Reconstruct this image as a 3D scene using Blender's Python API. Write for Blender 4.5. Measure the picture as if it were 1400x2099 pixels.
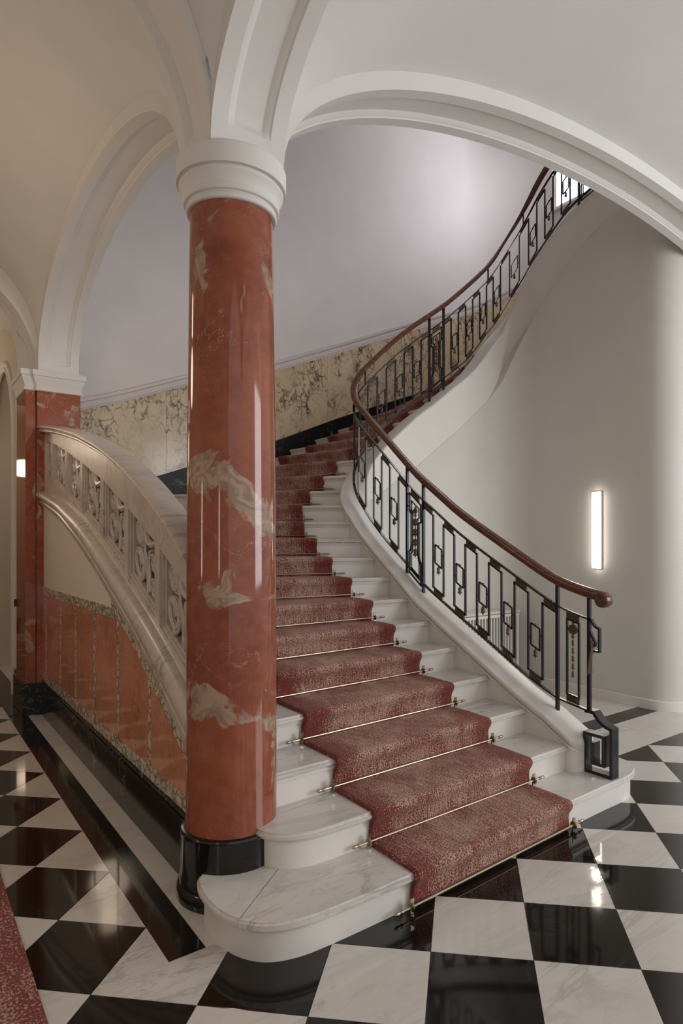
import bpy, bmesh, math, random
from mathutils import Vector, Matrix, noise
random.seed(7)
PI = math.pi
scene = bpy.context.scene
for o in list(bpy.data.objects):
    bpy.data.objects.remove(o)
COL = scene.collection

# ------------------------------------------------------------------ camera
# world axes: x runs along the stair nosings (to the right), y runs up the first flight, column axis at (0,0)
CAM = (-1.2698, -2.8062, 1.623)
cam = bpy.data.cameras.new('camera')
cam.sensor_fit = 'HORIZONTAL'
cam.sensor_width = 36.0
cam.lens = 1294.57 / 1400 * 36
cam.shift_x = -76.57 / 1400
cam.shift_y = 63.27 / 1400
cam.clip_start = 0.05
camo = bpy.data.objects.new('camera', cam)
COL.objects.link(camo)
camo.location = CAM
camo.rotation_euler = (PI / 2, 0, -0.65355)
scene.camera = camo

# ------------------------------------------------------------------ world, exposure, large lights
vs = scene.view_settings
vs.view_transform = 'Standard'
vs.look = 'None'
vs.gamma = 1.0
vs.use_curve_mapping = False
vs.exposure = 0.52
WORLD_STRENGTH = 0.55
w_ = bpy.data.worlds.new('world')
scene.world = w_
w_.use_nodes = True
w_.node_tree.nodes['Background'].inputs[0].default_value = (1.0, 0.97, 0.94, 1)
w_.node_tree.nodes['Background'].inputs[1].default_value = WORLD_STRENGTH


def area(name, loc, direction, sx, sy, power, col, spread=PI):
    l = bpy.data.lights.new(name, 'AREA')
    l.shape = 'RECTANGLE'
    l.size = sx
    l.size_y = sy
    l.energy = power
    l.color = col
    l.spread = spread
    o = bpy.data.objects.new(name, l)
    COL.objects.link(o)
    o.location = loc
    o.rotation_euler = Vector(direction).to_track_quat('-Z', 'Y').to_euler()
    return o


# daylight coming in through the stair window
area('stair_window_daylight', (6.66, 2.4, 7.3), (-1, 0.25, -0.35), 1.7, 1.1, 44, (0.93, 0.92, 1.0))
# added fill lamp behind and right of the camera, standing in for hall daylight
area('added_hall_fill', (5.6, -5.2, 2.6), (-0.35, 1, 0.05), 3.0, 3.2, 150, (0.93, 0.965, 1.0))

# ------------------------------------------------------------------ helpers
ORG = {}


class MB:
    """collects faces; build() links them as ONE mesh object"""

    def __init__(s):
        s.v = []
        s.f = []
        s.uv = None

    def add(s, vs_, fs_):
        n = len(s.v)
        s.v += [tuple(p) for p in vs_]
        s.f += [tuple(i + n for i in f) for f in fs_]
        return s

    def box(s, x0, x1, y0, y1, z0, z1):
        return s.add([(x0, y0, z0), (x1, y0, z0), (x1, y1, z0), (x0, y1, z0), (x0, y0, z1), (x1, y0, z1), (x1, y1, z1), (x0, y1, z1)],
                     [(0, 3, 2, 1), (4, 5, 6, 7), (0, 1, 5, 4), (1, 2, 6, 5), (2, 3, 7, 6), (3, 0, 4, 7)])

    def loft(s, rings, closed=True, caps=True):
        n = len(rings[0])
        vs_ = [p for r in rings for p in r]
        fs_ = []
        for i in range(len(rings) - 1):
            for j in range(n if closed else n - 1):
                k = (j + 1) % n
                fs_.append((i * n + j, i * n + k, (i + 1) * n + k, (i + 1) * n + j))
        if caps and closed:
            fs_.append(tuple(reversed(range(n))))
            fs_.append(tuple((len(rings) - 1) * n + j for j in range(n)))
        return s.add(vs_, fs_)

    def prism(s, poly, a, b):
        """poly: list of 3D points (planar); extruded from offset vector a to b"""
        a = Vector(a)
        b = Vector(b)
        r0 = [Vector(p) + a for p in poly]
        r1 = [Vector(p) + b for p in poly]
        return s.loft([r0, r1])

    def tube(s, path, r, n=8, closed=False, sz=1.0, caps=True):
        path = [Vector(p) for p in path]
        rings = []
        m = len(path)
        tans = [(path[(i + 1) % m] - path[i - 1] if closed else path[min(i + 1, m - 1)] - path[max(i - 1, 0)]).normalized() for i in range(m)]
        up = min((Vector((0, 0, 1)), Vector((1, 0, 0)), Vector((0, 1, 0))), key=lambda q: round(max(abs(t.dot(q)) for t in tans), 2))
        for i, p in enumerate(path):
            if closed:
                t = path[(i + 1) % m] - path[i - 1]
            else:
                t = path[min(i + 1, m - 1)] - path[max(i - 1, 0)]
            t.normalize()
            a = t.cross(up).normalized()
            b = a.cross(t).normalized()
            rr = r(i / (m - 1)) if callable(r) else r
            rings.append([p + a * math.cos(2 * PI * k / n) * rr * sz + b * math.sin(2 * PI * k / n) * rr for k in range(n)])
        if closed:
            rings.append(rings[0])
        return s.loft(rings, True, caps and not closed)

    def lathe(s, prof, c=(0, 0, 0), n=32, axis='z', caps=True):
        rings = []
        for r, z in prof:
            ring = []
            for k in range(n):
                a = 2 * PI * k / n
                if axis == 'z':
                    ring.append((c[0] + r * math.cos(a), c[1] + r * math.sin(a), c[2] + z))
                elif axis == 'x':
                    ring.append((c[0] + z, c[1] + r * math.cos(a), c[2] + r * math.sin(a)))
                else:
                    ring.append((c[0] + r * math.sin(a), c[1] + z, c[2] + r * math.cos(a)))
            rings.append(ring)
        return s.loft(rings, True, caps)

    def build(s, name, mat, parent=None, org=None, smooth=None, label=None, bevel=0, bseg=2, kind=None):
        if org is None:
            org = ORG[parent.name] if parent else (0, 0, 0)
        me = bpy.data.meshes.new(name)
        me.from_pydata([(p[0] - org[0], p[1] - org[1], p[2] - org[2]) for p in s.v], [], s.f)
        bm = bmesh.new()
        bm.from_mesh(me)
        bmesh.ops.recalc_face_normals(bm, faces=bm.faces)
        if bevel:
            es = [e for e in bm.edges if len(e.link_faces) == 2 and e.calc_face_angle(0) > 0.7]
            bmesh.ops.bevel(bm, geom=es, offset=bevel, segments=bseg, affect='EDGES', clamp_overlap=True)
        bm.to_mesh(me)
        bm.free()
        me.materials.append(mat)
        o = bpy.data.objects.new(name, me)
        COL.objects.link(o)
        if parent:
            o.parent = parent
            po = ORG[parent.name]
            o.location = (org[0] - po[0], org[1] - po[1], org[2] - po[2])
        else:
            o.location = org
        ORG[o.name] = tuple(org)
        if smooth:
            me.polygons.foreach_set('use_smooth', [True] * len(me.polygons))
            try:
                me.set_sharp_from_angle(angle=smooth)
            except Exception:
                pass
        if label:
            o['label'] = label
        if kind:
            o['kind'] = kind
        return o


def thing(name, label, cat, org, group=None):
    o = bpy.data.objects.new(name, None)
    o.empty_display_size = 0.1
    COL.objects.link(o)
    o.location = org
    o['label'] = label
    o['category'] = cat
    if group:
        o['group'] = group
    ORG[o.name] = tuple(org)
    return o


def tag(o, label, cat, group=None):
    o['label'] = label
    o['category'] = cat
    if group:
        o['group'] = group
    return o


def struct(o, label=None):
    o['kind'] = 'structure'
    if label:
        o['label'] = label
    return o


def share(src, name, parent, org):
    """copy that shares mesh data"""
    c = src.copy()
    c.name = name
    COL.objects.link(c)
    c.parent = parent
    po = ORG[parent.name] if parent else (0, 0, 0)
    c.location = (org[0] - po[0], org[1] - po[1], org[2] - po[2])
    ORG[c.name] = tuple(org)
    return c


def lerp_table(tab, t):
    if t <= tab[0][0]:
        a, b = tab[0], tab[1]
    elif t >= tab[-1][0]:
        a, b = tab[-2], tab[-1]
    else:
        for i in range(len(tab) - 1):
            if tab[i][0] <= t <= tab[i + 1][0]:
                a, b = tab[i], tab[i + 1]
                break
    return a[1] + (b[1] - a[1]) * (t - a[0]) / (b[0] - a[0])


def smooth_table(tab, h=0.12):
    def f(t):
        tot = ws = 0
        for k in range(-4, 5):
            w = math.exp(-(k / 2.2) ** 2)
            tot += w * lerp_table(tab, t + k * h / 4)
            ws += w
        return tot / ws
    return f


# ------------------------------------------------------------------ materials
def newmat(name):
    m = bpy.data.materials.new(name)
    m.use_nodes = True
    nt = m.node_tree
    return m, nt, nt.nodes['Principled BSDF']


class N:
    """tiny node builder"""

    def __init__(s, nt):
        s.nt = nt

    def node(s, typ, **kw):
        n = s.nt.nodes.new(typ)
        for k, v in kw.items():
            setattr(n, k, v)
        return n

    def put(s, sock, val):
        if hasattr(val, 'is_output'):
            s.nt.links.new(val, sock)
        else:
            sock.default_value = val

    def pos(s, rand=0.0, scale=(1, 1, 1), rot=(0, 0, 0)):
        g = s.node('ShaderNodeNewGeometry').outputs['Position']
        if rand:
            oi = s.node('ShaderNodeObjectInfo').outputs['Random']
            c = s.node('ShaderNodeVectorMath', operation='MULTIPLY_ADD')
            cx = s.node('ShaderNodeCombineXYZ')
            for i, k in enumerate((17.0, 31.0, 23.0)):
                s.put(cx.inputs[i], s.math('MULTIPLY', oi, k * rand))
            c = s.node('ShaderNodeVectorMath', operation='ADD')
            s.put(c.inputs[0], g)
            s.put(c.inputs[1], cx.outputs[0])
            g = c.outputs[0]
        mp = s.node('ShaderNodeMapping')
        s.put(mp.inputs['Vector'], g)
        mp.inputs['Scale'].default_value = scale
        mp.inputs['Rotation'].default_value = rot
        return mp.outputs[0]

    def math(s, op, a, b=0.0, clamp=False):
        n = s.node('ShaderNodeMath', operation=op, use_clamp=clamp)
        s.put(n.inputs[0], a)
        s.put(n.inputs[1], b)
        return n.outputs[0]

    def noise(s, vec, scale, detail=4.0, rough=0.55, dist=0.0):
        n = s.node('ShaderNodeTexNoise')
        s.put(n.inputs['Vector'], vec)
        s.put(n.inputs['Scale'], scale)
        n.inputs['Detail'].default_value = detail
        n.inputs['Roughness'].default_value = rough
        n.inputs['Distortion'].default_value = dist
        return n.outputs['Fac']

    def noisecol(s, vec, scale, detail=3.0):
        n = s.node('ShaderNodeTexNoise')
        s.put(n.inputs['Vector'], vec)
        s.put(n.inputs['Scale'], scale)
        n.inputs['Detail'].default_value = detail
        return n.outputs['Color']

    def vor(s, vec, scale, feature='F1', out='Distance'):
        n = s.node('ShaderNodeTexVoronoi', feature=feature)
        s.put(n.inputs['Vector'], vec)
        s.put(n.inputs['Scale'], scale)
        return n.outputs[out]

    def warp(s, vec, scale, amt):
        c = s.noisecol(vec, scale)
        a = s.node('ShaderNodeVectorMath', operation='SUBTRACT')
        s.put(a.inputs[0], c)
        a.inputs[1].default_value = (0.5, 0.5, 0.5)
        b = s.node('ShaderNodeVectorMath', operation='SCALE')
        s.put(b.inputs[0], a.outputs[0])
        b.inputs['Scale'].default_value = amt
        d = s.node('ShaderNodeVectorMath', operation='ADD')
        s.put(d.inputs[0], vec)
        s.put(d.inputs[1], b.outputs[0])
        return d.outputs[0]

    def rng(s, v, a, b, c=0.0, d=1.0, smooth=True):
        n = s.node('ShaderNodeMapRange')
        n.interpolation_type = 'SMOOTHSTEP' if smooth else 'LINEAR'
        s.put(n.inputs[0], v)
        for i, x in enumerate((a, b, c, d)):
            s.put(n.inputs[i + 1], x)
        return n.outputs[0]

    def mix(s, f, a, b, mode='MIX'):
        n = s.node('ShaderNodeMix', data_type='RGBA', blend_type=mode)
        s.put(n.inputs[0], f)
        s.put(n.inputs[6], a if hasattr(a, 'is_output') else (*a, 1))
        s.put(n.inputs[7], b if hasattr(b, 'is_output') else (*b, 1))
        return n.outputs[2]

    def vein(s, vec, scale, width, detail=5, dist=1.4, rough=0.6):
        f = s.noise(vec, scale, detail, rough, dist)
        d = s.math('ABSOLUTE', s.math('SUBTRACT', f, 0.5))
        return s.rng(d, 0.0, width, 1.0, 0.0)

    def bump(s, bsdf, h, strength, dist=0.01):
        b = s.node('ShaderNodeBump')
        b.inputs['Strength'].default_value = strength
        b.inputs['Distance'].default_value = dist
        s.put(b.inputs['Height'], h)
        s.put(bsdf.inputs['Normal'], b.outputs[0])


def plain(name, col, rough, metal=0.0, bumpamt=0.0, bscale=60, var=0.0):
    m, nt, b = newmat(name)
    n = N(nt)
    v = n.pos()
    b.inputs['Roughness'].default_value = rough
    b.inputs['Metallic'].default_value = metal
    if var:
        f = n.noise(v, 2.3, 5)
        c = n.mix(n.rng(f, 0.3, 0.7), [x * (1 - var) for x in col], [min(1, x * (1 + var)) for x in col])
        n.put(b.inputs['Base Color'], c)
    else:
        b.inputs['Base Color'].default_value = (*col, 1)
    if bumpamt:
        n.bump(b, n.noise(v, bscale, 4), bumpamt)
    return m


PLASTER = plain('plaster', (0.70, 0.675, 0.645), 0.75, 0, 0.05, 35, 0.02)
WALLPAINT = plain('wall_paint', (0.63, 0.585, 0.56), 0.6, 0, 0.04, 40, 0.02)
WHITEPAINT = plain('white_gloss_paint', (0.73, 0.69, 0.645), 0.38, 0, 0.02, 25, 0.02)
RADPAINT = plain('radiator_paint', (0.66, 0.63, 0.58), 0.5)
BRASS = plain('brass', (0.44, 0.36, 0.25), 0.3, 1.0, 0, 0, 0.1)
BRONZE = plain('bronze', (0.15, 0.105, 0.065), 0.5, 0.6, 0.25, 180, 0.3)
LEATHER = plain('leather', (0.22, 0.17, 0.13), 0.7, 0, 0.2, 120, 0.1)
BLACKPLASTIC = plain('black_plastic', (0.01, 0.01, 0.01), 0.35)


def iron_mat():
    m, nt, b = newmat('black_iron')
    n = N(nt)
    b.inputs['Base Color'].default_value = (0.006, 0.0065, 0.008, 1)
    b.inputs['Roughness'].default_value = 0.22
    n.bump(b, n.noise(n.pos(), 160, 2), 0.15, 0.003)
    return m


IRON = iron_mat()


def wood_mat():
    m, nt, b = newmat('mahogany')
    n = N(nt)
    v = n.pos(0, (3, 3, 14))
    f = n.noise(v, 6, 6, 0.6, 0.6)
    c = n.mix(n.rng(f, 0.3, 0.7), (0.065, 0.022, 0.012), (0.165, 0.058, 0.028))
    n.put(b.inputs['Base Color'], c)
    b.inputs['Roughness'].default_value = 0.22
    return m


WOOD = wood_mat()


def white_marble(name, base, vein, scale, rough, amount=0.75, rand=1.0, cloud=0.25, width=0.035, ang=0.9):
    m, nt, b = newmat(name)
    n = N(nt)
    v = n.pos(rand, (0.55, 2.0, 1.2), (0.3, 0.5, ang))
    mask = n.rng(n.noise(v, scale * 0.35, 3), 0.42, 0.68)
    v1 = n.vein(v, scale, width, 6, 0.7)
    v2 = n.vein(v, scale * 2.2, width * 0.7, 5, 1.0)
    f = n.math('MULTIPLY', n.math('MAXIMUM', v1, n.math('MULTIPLY', v2, 0.55)), n.math('ADD', n.math('MULTIPLY', mask, 0.85), 0.15))
    cl = n.rng(n.noise(v, scale * 0.8, 5, 0.6, 0.8), 0.35, 0.75)
    c0 = n.mix(n.math('MULTIPLY', cl, cloud), base, [x * 0.72 for x in base])
    c = n.mix(n.math('MULTIPLY', f, amount), c0, vein)
    n.put(b.inputs['Base Color'], c)
    b.inputs['Roughness'].default_value = rough
    n.bump(b, n.noise(v, 30, 3), 0.015)
    return m


TILE_WHITE = white_marble('white_floor_marble', (0.63, 0.585, 0.54), (0.25, 0.23, 0.215), 2.2, 0.065, 0.45)
TREAD_MARBLE = white_marble('tread_marble', (0.66, 0.625, 0.585), (0.27, 0.25, 0.24), 2.6, 0.2, 0.6, 0.6, 0.35)
BAL_MARBLE = white_marble('balustrade_marble', (0.56, 0.485, 0.42), (0.27, 0.20, 0.165), 2.6, 0.27, 0.75, 0.25, 0.5)
VEIN_STRIP = None


def strip_mat():
    m, nt, b = newmat('veined_strip_marble')
    n = N(nt)
    v = n.pos(0.5)
    wv = n.warp(v, 10.0, 0.10)
    ln = n.rng(n.vor(wv, 16.0, 'DISTANCE_TO_EDGE'), 0.0, 0.16, 1.0, 0.0)
    ln2 = n.rng(n.vor(n.warp(v, 22.0, 0.06), 34.0, 'DISTANCE_TO_EDGE'), 0.0, 0.12, 1.0, 0.0)
    f = n.math('MAXIMUM', n.math('MULTIPLY', ln, 0.9), n.math('MULTIPLY', ln2, n.rng(n.noise(v, 8, 2), 0.5, 0.6)))
    c = n.mix(f, (0.62, 0.54, 0.43), (0.15, 0.11, 0.075))
    n.put(b.inputs['Base Color'], c)
    b.inputs['Roughness'].default_value = 0.2
    return m


VEIN_STRIP = strip_mat()


def black_marble(name, base, rough, amt, scale=2.2, rand=1.0):
    m, nt, b = newmat(name)
    n = N(nt)
    v = n.pos(rand)
    v1 = n.vein(v, scale, 0.009, 3, 0.4)
    v2 = n.vein(v, scale * 2.7, 0.010, 4, 0.5)
    mask = n.rng(n.noise(v, scale * 0.6, 2), 0.42, 0.62)
    f = n.math('MULTIPLY', n.math('MAXIMUM', v1, n.math('MULTIPLY', v2, 0.7)), mask)
    c = n.mix(n.math('MULTIPLY', f, amt), base, (0.32, 0.31, 0.29))
    n.put(b.inputs['Base Color'], c)
    b.inputs['Roughness'].default_value = rough
    return m


TILE_BLACK = black_marble('black_floor_marble', (0.009, 0.007, 0.006), 0.06, 0.035, 2.0)
BLACK_SKIRT = black_marble('black_skirting_marble', (0.008, 0.007, 0.007), 0.34, 0.6, 2.0, 0.5)
BLACK_SKIRT.node_tree.nodes['Principled BSDF'].inputs['Specular IOR Level'].default_value = 0.2
BLACK_VEIN = black_marble('black_veined_marble', (0.008, 0.007, 0.007), 0.12, 0.7, 1.7, 0.5)


def red_marble(name, c1, c2, cream, patch, crack, rough, rand=0.3, zs=1.0, dark=0.0, bands=()):
    m, nt, b = newmat(name)
    n = N(nt)
    v = n.pos(rand, (1, 1, zs))
    base = n.mix(n.rng(n.noise(v, 2.2, 5, 0.6, 0.7), 0.3, 0.72), c1, c2)
    fine = n.noise(v, 16, 4, 0.6)
    base = n.mix(n.rng(fine, 0.35, 0.75, 0, 0.25), base, [x * 1.5 for x in c2])
    # cream clouds with swirled inner lines
    wv = n.warp(v, 2.4, 0.55)
    pn = n.noise(wv, 2.6, 6, 0.58, 1.1)
    if bands:
        # natural cream seams running through the block
        gp = n.node('ShaderNodeNewGeometry').outputs['Position']
        sp_ = n.node('ShaderNodeSeparateXYZ')
        n.put(sp_.inputs[0], gp)
        side = n.math('SUBTRACT', n.math('MULTIPLY', sp_.outputs[0], 0.794), n.math('MULTIPLY', sp_.outputs[1], 0.608))
        wob = n.math('MULTIPLY', n.math('SUBTRACT', n.noise(v, 3.5, 4, 0.6, 0.8), 0.5), 0.55)
        for z0_, sl_, wd_, amt_ in bands:
            dz = n.math('ADD', n.math('SUBTRACT', sp_.outputs[2], z0_), n.math('ADD', n.math('MULTIPLY', side, sl_), wob))
            pn = n.math('ADD', pn, n.math('MULTIPLY', n.rng(n.math('ABSOLUTE', dz), 0.0, wd_, 1.0, 0.0), amt_))
    pm = n.rng(pn, patch - 0.01, patch + 0.05)
    swirl = n.rng(n.noise(wv, 9, 4, 0.6, 2.2), 0.35, 0.62)
    crm = n.mix(swirl, [x * 0.55 for x in cream], cream)
    c = n.mix(n.math('MULTIPLY', pm, 0.78), base, crm)
    # small cream chips and thin cracks
    chip = n.rng(n.noise(v, 11, 3, 0.5, 1.5), 0.70, 0.74)
    c = n.mix(n.math('MULTIPLY', chip, 0.6), c, cream)
    ck = n.math('MULTIPLY', n.vein(v, 3.0, 0.006, 4, 1.5), n.rng(n.noise(v, 1.8, 2), 0.45, 0.65))
    c = n.mix(n.math('MULTIPLY', ck, crack), c, [x * 1.1 for x in cream])
    if dark:
        dk = n.math('MULTIPLY', n.vein(v, 9.0, 0.03, 6, 2.0), n.rng(n.noise(v, 3, 3), 0.45, 0.65))
        c = n.mix(n.math('MULTIPLY', dk, dark), c, (0.06, 0.022, 0.014))
    n.put(b.inputs['Base Color'], c)
    b.inputs['Roughness'].default_value = rough
    return m


RED_COL = red_marble('red_marble_column', (0.195, 0.045, 0.022), (0.31, 0.094, 0.050), (0.46, 0.35, 0.25), 0.60, 0.6, 0.07, bands=((1.86, 0.9, 0.16, 0.16), (0.80, 0.45, 0.15, 0.17), (2.95, 0.0, 0.55, 0.05), (1.42, 0.2, 0.12, 0.05)))
RED_PIL = red_marble('red_marble_pilaster', (0.24, 0.055, 0.028), (0.34, 0.10, 0.052), (0.50, 0.37, 0.25), 0.575, 0.5, 0.06)
RED_DADO = red_marble('red_marble_dado', (0.45, 0.18, 0.10), (0.55, 0.255, 0.155), (0.46, 0.27, 0.18), 0.70, 0.15, 0.06, 1.0, 1.0, 0.6)


def breccia_mat():
    m, nt, b = newmat('breccia_marble')
    n = N(nt)
    v = n.pos(1.0, (1.25, 1.25, 0.8), (0.0, 0.6, 0.0))
    base = n.mix(n.rng(n.noise(v, 3, 4, 0.6, 0.6), 0.35, 0.7), (0.60, 0.475, 0.315), (0.50, 0.385, 0.24))
    wv = n.warp(v, 6.0, 0.16)
    w2 = n.warp(v, 12.0, 0.10)
    zone = n.rng(n.noise(n.warp(v, 1.5, 0.5), 1.5, 3, 0.5, 0.8), 0.42, 0.56)
    ln = n.rng(n.vor(wv, 8.0, 'DISTANCE_TO_EDGE'), 0.0, 0.085, 1.0, 0.0)
    ln2 = n.rng(n.vor(w2, 17.0, 'DISTANCE_TO_EDGE'), 0.0, 0.10, 1.0, 0.0)
    brk = n.rng(n.noise(v, 12, 3), 0.40, 0.55)
    brk2 = n.rng(n.noise(v, 7, 3), 0.45, 0.60)
    f = n.math('MULTIPLY', n.math('MAXIMUM', n.math('MULTIPLY', ln, brk), n.math('MULTIPLY', ln2, brk2)), n.math('ADD', n.math('MULTIPLY', zone, 0.92), 0.08))
    th = n.math('MULTIPLY', n.vein(v, 5.0, 0.012, 5, 0.8), 0.45)
    sep = n.node('ShaderNodeSeparateColor')
    n.put(sep.inputs[0], n.vor(w2, 17.0, 'F1', 'Color'))
    pink = n.math('MULTIPLY', n.math('MULTIPLY', n.rng(sep.outputs[0], 0.76, 0.78), zone), brk2)
    c = n.mix(n.math('MULTIPLY', pink, 0.7), base, (0.23, 0.085, 0.065))
    c = n.mix(th, c, (0.16, 0.09, 0.06))
    c = n.mix(n.math('MULTIPLY', f, 0.95), c, (0.085, 0.040, 0.030))
    n.put(b.inputs['Base Color'], c)
    b.inputs['Roughness'].default_value = 0.17
    return m


BRECCIA = breccia_mat()


def carpet_mat(name, width, red, beige, fs=160.0, bias=0.0):
    m, nt, b = newmat(name)
    n = N(nt)
    uv = n.node('ShaderNodeUVMap').outputs[0]
    mp = n.node('ShaderNodeMapping')
    n.put(mp.inputs['Vector'], uv)
    mp.inputs['Scale'].default_value = (1, 0.75, 1)
    u1 = mp.outputs[0]
    fleck = n.noise(u1, fs, 2, 0.6)
    lines = n.noise(uv, 1.0, 2)
    mp2 = n.node('ShaderNodeMapping')
    n.put(mp2.inputs['Vector'], uv)
    mp2.inputs['Scale'].default_value = (105, 10, 1)
    rib = n.noise(mp2.outputs[0], 1.0, 2, 0.5)
    big = n.noise(uv, 3.2, 4, 0.6, 0.6)
    sx = n.node('ShaderNodeSeparateXYZ')
    n.put(sx.inputs[0], uv)
    ed = n.math('ABSOLUTE', n.math('SUBTRACT', sx.outputs[0], width / 2))
    edge = n.rng(ed, width / 2 - 0.22, width / 2 - 0.05)
    thr = n.math('ADD', 0.487 - bias, n.math('SUBTRACT', n.math('MULTIPLY', edge, 0.10), n.math('MULTIPLY', n.math('SUBTRACT', big, 0.5), 0.30)))
    comb = n.math('ADD', n.math('MULTIPLY', fleck, 0.76), n.math('MULTIPLY', rib, 0.24))
    f = n.rng(n.math('SUBTRACT', comb, thr), -0.004, 0.022)
    rd = n.mix(n.noise(u1, 330, 2), [x * 0.6 for x in red], [x * 1.3 for x in red])
    c = n.mix(n.math('MULTIPLY', f, 0.85), rd, beige)
    n.put(b.inputs['Base Color'], c)
    b.inputs['Roughness'].default_value = 0.95
    try:
        b.inputs['Sheen Weight'].default_value = 0.25
        b.inputs['Sheen Roughness'].default_value = 0.5
        b.inputs['Sheen Tint'].default_value = (0.7, 0.45, 0.38, 1)
    except Exception:
        pass
    h = n.math('ADD', n.noise(u1, 150, 2), n.math('MULTIPLY', rib, 1.2))
    n.bump(b, h, 0.9, 0.006)
    return m


CARPET = carpet_mat('stair_carpet_pile', 1.21, (0.165, 0.025, 0.017), (0.50, 0.345, 0.255))
RUNNER = carpet_mat('floor_runner_pile', 1.6, (0.19, 0.030, 0.022), (0.44, 0.30, 0.24), 95.0, 0.045)


def emit(name, col, s):
    m, nt, b = newmat(name)
    b.inputs['Base Color'].default_value = (0.8, 0.8, 0.8, 1)
    b.inputs['Emission Color'].default_value = (*col, 1)
    b.inputs['Emission Strength'].default_value = s
    return m


LED = emit('led_diffuser', (1.0, 0.93, 0.82), 9.0)
LED_WARM = emit('lantern_glass', (1.0, 0.80, 0.56), 5.0)
SKYPANE = emit('daylit_window_glass', (0.80, 0.89, 1.0), 3.2)

# ------------------------------------------------------------------ measured numbers
R_ = 0.1655
HW = 0.18                       # half width of the arch ribs
Z0 = 3.385                      # springing


def f_long(y):                  # arches A1/A3: run along y
    q = (abs(y) - 2.085) / 1.905
    return 0.86 * math.sqrt(max(0.0, 1 - q * q))


def g_wide(x):                  # wide arch over the stair foot
    q = (x - 3.4) / 3.22
    return 1.08 * math.sqrt(max(0.0, 1 - q * q))


def g_corr(x):                  # corridor arches
    q = (abs(x) - 1.38) / 1.20
    return 1.08 * math.sqrt(max(0.0, 1 - q * q))


# plan curve of the iron balustrade / inner string
def plan_curve(uc, w0, R, wc, R2, uc2, w1):
    pts = [(uc, w0 + (wc - R - w0) * i / 60) for i in range(61)]
    cu, cw = uc + R, wc - R
    n = 28
    pts += [(cu - R * math.cos(a), cw + R * math.sin(a)) for a in [PI / 2 * i / n for i in range(1, n + 1)]]
    cu2, cw2 = uc2 - R2, wc - R2
    pts += [(cu + (cu2 - cu) * i / 40, wc) for i in range(1, 41)]
    pts += [(cu2 + R2 * math.sin(a), cw2 + R2 * math.cos(a)) for a in [PI / 2 * i / n for i in range(1, n + 1)]]
    pts += [(uc2, cw2 + (w1 - cw2) * i / 40) for i in range(1, 41)]
    T = [0.0]
    for a, b in zip(pts, pts[1:]):
        T.append(T[-1] + math.hypot(b[0] - a[0], b[1] - a[1]))
    return pts, T


PC, TC = plan_curve(2.25, -0.6, 0.31, 2.40, 0.32, 4.8, 0.25)
TMAX = TC[-1]


def cpos(t):
    import bisect
    if t <= 0:
        return Vector((PC[0][0], PC[0][1] + t))
    k = min(max(bisect.bisect_right(TC, t) - 1, 0), len(TC) - 2)
    f = (t - TC[k]) / (TC[k + 1] - TC[k])
    return Vector((PC[k][0] + (PC[k + 1][0] - PC[k][0]) * f, PC[k][1] + (PC[k + 1][1] - PC[k][1]) * f))


def ctan(t):
    d = cpos(min(t + 0.03, TMAX)) - cpos(t - 0.03)
    return d.normalized()


def cnor(t):                     # towards the treads
    d = ctan(t)
    return Vector((-d.y, d.x))


HAND = smooth_table([(-0.1, 1.275), (0.05, 1.285), (0.18, 1.305), (.307, 1.337), (.422, 1.372), (.56, 1.438), (.743, 1.535), (.938, 1.64), (1.148, 1.752), (1.373, 1.88), (1.615, 2.045), (1.823, 2.182), (2.045, 2.365), (2.282, 2.569), (2.47, 2.73), (2.635, 2.874), (2.805, 3.036), (2.95, 3.19), (3.097, 3.355), (3.265, 3.514), (3.43, 3.669), (3.6, 3.817), (3.774, 3.954), (3.955, 4.083), (4.141, 4.216), (4.301, 4.335), (4.556, 4.55), (4.751, 4.723), (4.952, 4.908), (5.118, 5.095), (5.222, 5.259), (5.312, 5.401), (5.397, 5.532), (5.483, 5.672), (5.576, 5.804), (5.681, 5.92), (5.85, 6.07), (6.0, 6.18), (6.2, 6.29), (6.35, 6.34), (7.5, 6.95)])
BOT = smooth_table([(0.0, 0.545), (.18, 0.55), (.43, .587), (.686, .699), (.918, .821), (1.17, .954), (1.408, 1.077), (1.757, 1.266), (2.002, 1.452), (2.251, 1.625), (2.503, 1.829), (2.704, 2.035), (2.9, 2.27), (3.1, 2.52), (3.319, 2.759), (3.542, 2.948), (3.774, 3.14), (4.039, 3.317), (4.285, 3.505), (4.466, 3.629), (4.635, 3.767), (4.8, 3.94), (4.952, 4.13), (5.097, 4.267), (5.206, 4.421), (5.312, 4.585), (5.404, 4.738), (5.513, 4.904), (5.62, 5.027), (5.75, 5.141), (5.861, 5.231), (6.0, 5.346), (6.113, 5.415), (6.215, 5.465), (6.345, 5.494), (7.5, 5.95)])
TOPR = lambda t: HAND(t) - 0.17
_zs = [(0.1, 0.31), (0.24, 0.375), (0.3, 0.405), (0.43, 0.475)]


def ZS(t):                       # top of the inner string
    return lerp_table(_zs, t) if t < 0.43 else BOT(t) - 0.112 - 0.058 * max(0.0, min(1.0, (t - 2.2) / 1.0))


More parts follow.
